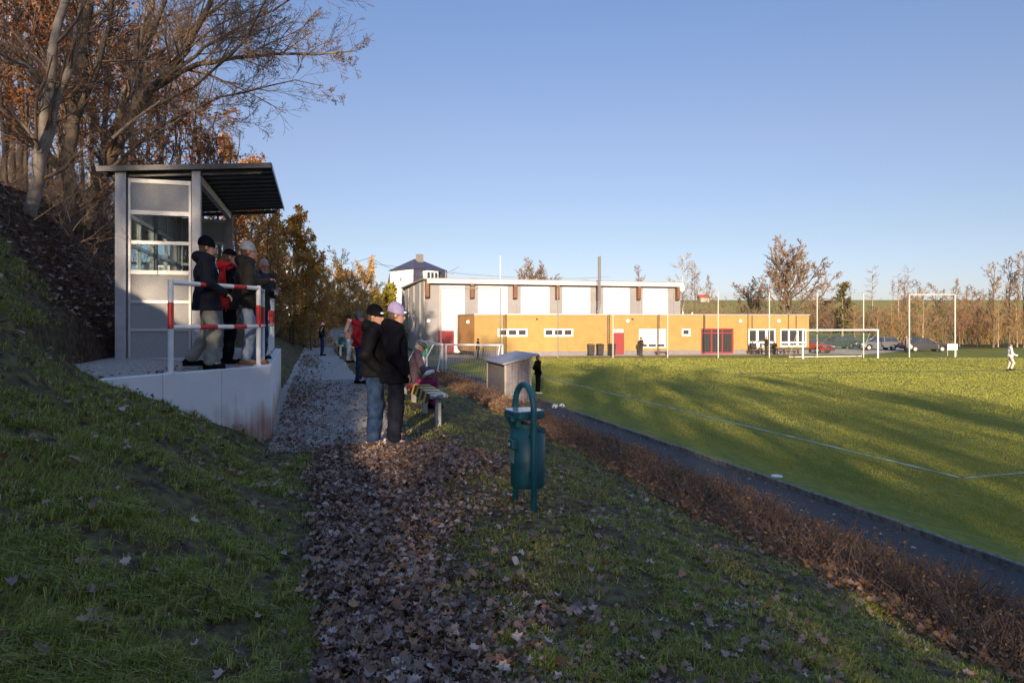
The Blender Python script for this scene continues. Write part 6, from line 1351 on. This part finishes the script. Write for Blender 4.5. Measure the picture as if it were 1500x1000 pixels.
mid = b0 + (od * (ln_ * .35)[:, None] + dn_ * .3 + np.array([0, 0, .75])) * hh[:, None]; tip = b0 + (od * ln_[:, None] * 1.05 + dn_ + np.array([0, 0, .85]) * (1.15 - .6 * ln_)[:, None]) * hh[:, None]
V = np.stack([b0 - sd, b0 + sd, mid + sd * .8, mid - sd * .8, tip], 1).reshape(-1, 3); i = np.arange(n_)[:, None] * 5
F = [np.concatenate([i + np.array([[0, 1, 2]]), i + np.array([[0, 2, 3]]), i + np.array([[3, 2, 4]])])]
o = npmesh("grass_tufts", V, F, m_gr); tag(o, "coarse tufts of grass on the bank and along the verge", kind='stuff')
# pitch turf, coarser with distance
X, Y, s, t = sample_grass(800000, 8.5, 62, 1.2)
ok = (t > 9.0) & (Y < 61) & (t < 88); cl = fbm(X * .7, Y * .7, 91, 4)
ok &= rg.rand(len(X)) < np.clip(.9 + 1.0 * cl, .4, 1)
def seg_d(a, b):
    ax_, ay_ = b[0] - a[0], b[1] - a[1]; u = np.clip(((X - a[0]) * ax_ + (Y - a[1]) * ay_) / (ax_ ** 2 + ay_ ** 2), 0, 1); return np.hypot(X - a[0] - u * ax_, Y - a[1] - u * ay_)
ok &= (seg_d(cn, cn + dt * 46) > .075 + .004 * Y) & (seg_d(cn, cn + Vector((.96, .29)) * 12) > .10)
for _a, _b in ((gl - gd * 13.5 + dn * 15, gr_ + gd * 13.5 + dn * 15), (gl - gd * 5.5 + dn * 5.5, gr_ + gd * 5.5 + dn * 5.5)): ok &= seg_d(_a, _b) > .35
X, Y = X[ok], Y[ok]
blades("turf", X, Y, 0 * X + PZ - .002, (.022 + .0003 * Y) * rg.uniform(.7, 1.15, len(X)), (.004 + .0009 * Y) * rg.uniform(.7, 1.3, len(X)), rg, m_grp, "mown turf of the football pitch", .3)
# the low brown hedge
rg = RS(303)
n = 31000; s = .5 + 33 * rg.rand(n) ** 1.6; wdh = np.interp(s, [0, 8, 18, 34], [1.22, 1.22, 1.1, .85]); c_ = np.interp(s, [0, 12, 34], [6.12, 6.12, 5.3]); t = c_ + wdh * np.clip(rg.randn(n) * .5, -1, 1)
X = t * CS - s * SN; Y = t * SN + s * CS; Z = hgt(s, t, False)
prof_ = np.sqrt(np.clip(1 - ((t - c_) / (wdh * 1.15)) ** 2, .05, 1)); clm = 1 + 1.3 * fbm(s * 1.7, t * 1.7, 66) + .8 * fbm(s * 6, t * 6, 67)
ht = .42 * prof_ * clm * rg.uniform(.5, 1.2, n)
d = nrm(np.stack([rg.randn(n) * .55, rg.randn(n) * .55, np.ones(n)], -1)); pts = [np.stack([X, Y, Z], -1)]
for k in range(2): d = nrm(d + rg.randn(n, 3) * .5 + np.array([0, 0, .05])); pts.append(pts[-1] + d * (ht / 2)[:, None])
Q = np.stack(pts, 1); Rq = np.linspace(.0044, .0022, 3)[None] * (1 + s[:, None] * .06)
m_hedge = mat("hedge_twigs", (.13, .075, .055), .85, (.27, .165, .11), 3, rampw=.2)
V, F = tubes(Q, Rq, 3); hd = npmesh("hedge", V, F, m_hedge); tag(hd, "low bare brown hedge between grass verge and asphalt strip", "hedge", kind='stuff')
m_hl = leafmat("hedge_small_leaves", [(.15, .075, .04), (.28, .15, .075), (.44, .26, .13), (.20, .10, .05), (.10, .08, .035)], .2)
nl_ = 95000; sel = rg.randint(0, n, nl_); u = rg.randint(1, 3, nl_); pos = Q[sel, u] * .7 + Q[sel, u - 1] * .3 + rg.randn(nl_, 3) * .02
V, F = scatter(LEAF_LONG, pos, rg.uniform(.014, .040, nl_) * (1 + s[sel] * .05), rg); o = npmesh("hedge_foliage", V, F, m_hl); tag(o, "small withered leaves on the low brown hedge", kind='stuff')
# gravel stones on the near end of the path
rg = RS(404); n = 9000; s = 9.3 + 10 * rg.rand(n) ** 1.4; t = rg.uniform(-.62, 1.35, n); X = t * CS - s * SN; Y = t * SN + s * CS; ok = t < path_right(s); X, Y, s, t = X[ok], Y[ok], s[ok], t[ok]
st = (np.array([(1, 0, 0), (0, 1, 0), (-1, 0, 0), (0, -1, 0), (0, 0, .7), (0, 0, -.7)]) * .5, np.array([(0, 1, 4), (1, 2, 4), (2, 3, 4), (3, 0, 4), (1, 0, 5), (2, 1, 5), (3, 2, 5), (0, 3, 5)]))
V, F = scatter(st, np.stack([X, Y, hgt(s, t, False) + .018], -1), rg.uniform(.010, .030, len(X)), rg)
o = npmesh("gravel_stones", V, F, mat("stone_bits", (.15, .14, .135), .9, island=1, c3=[(.10, .09, .08), (.24, .22, .21), (.42, .40, .38)])); tag(o, "loose stones on the gravel path", kind='stuff')
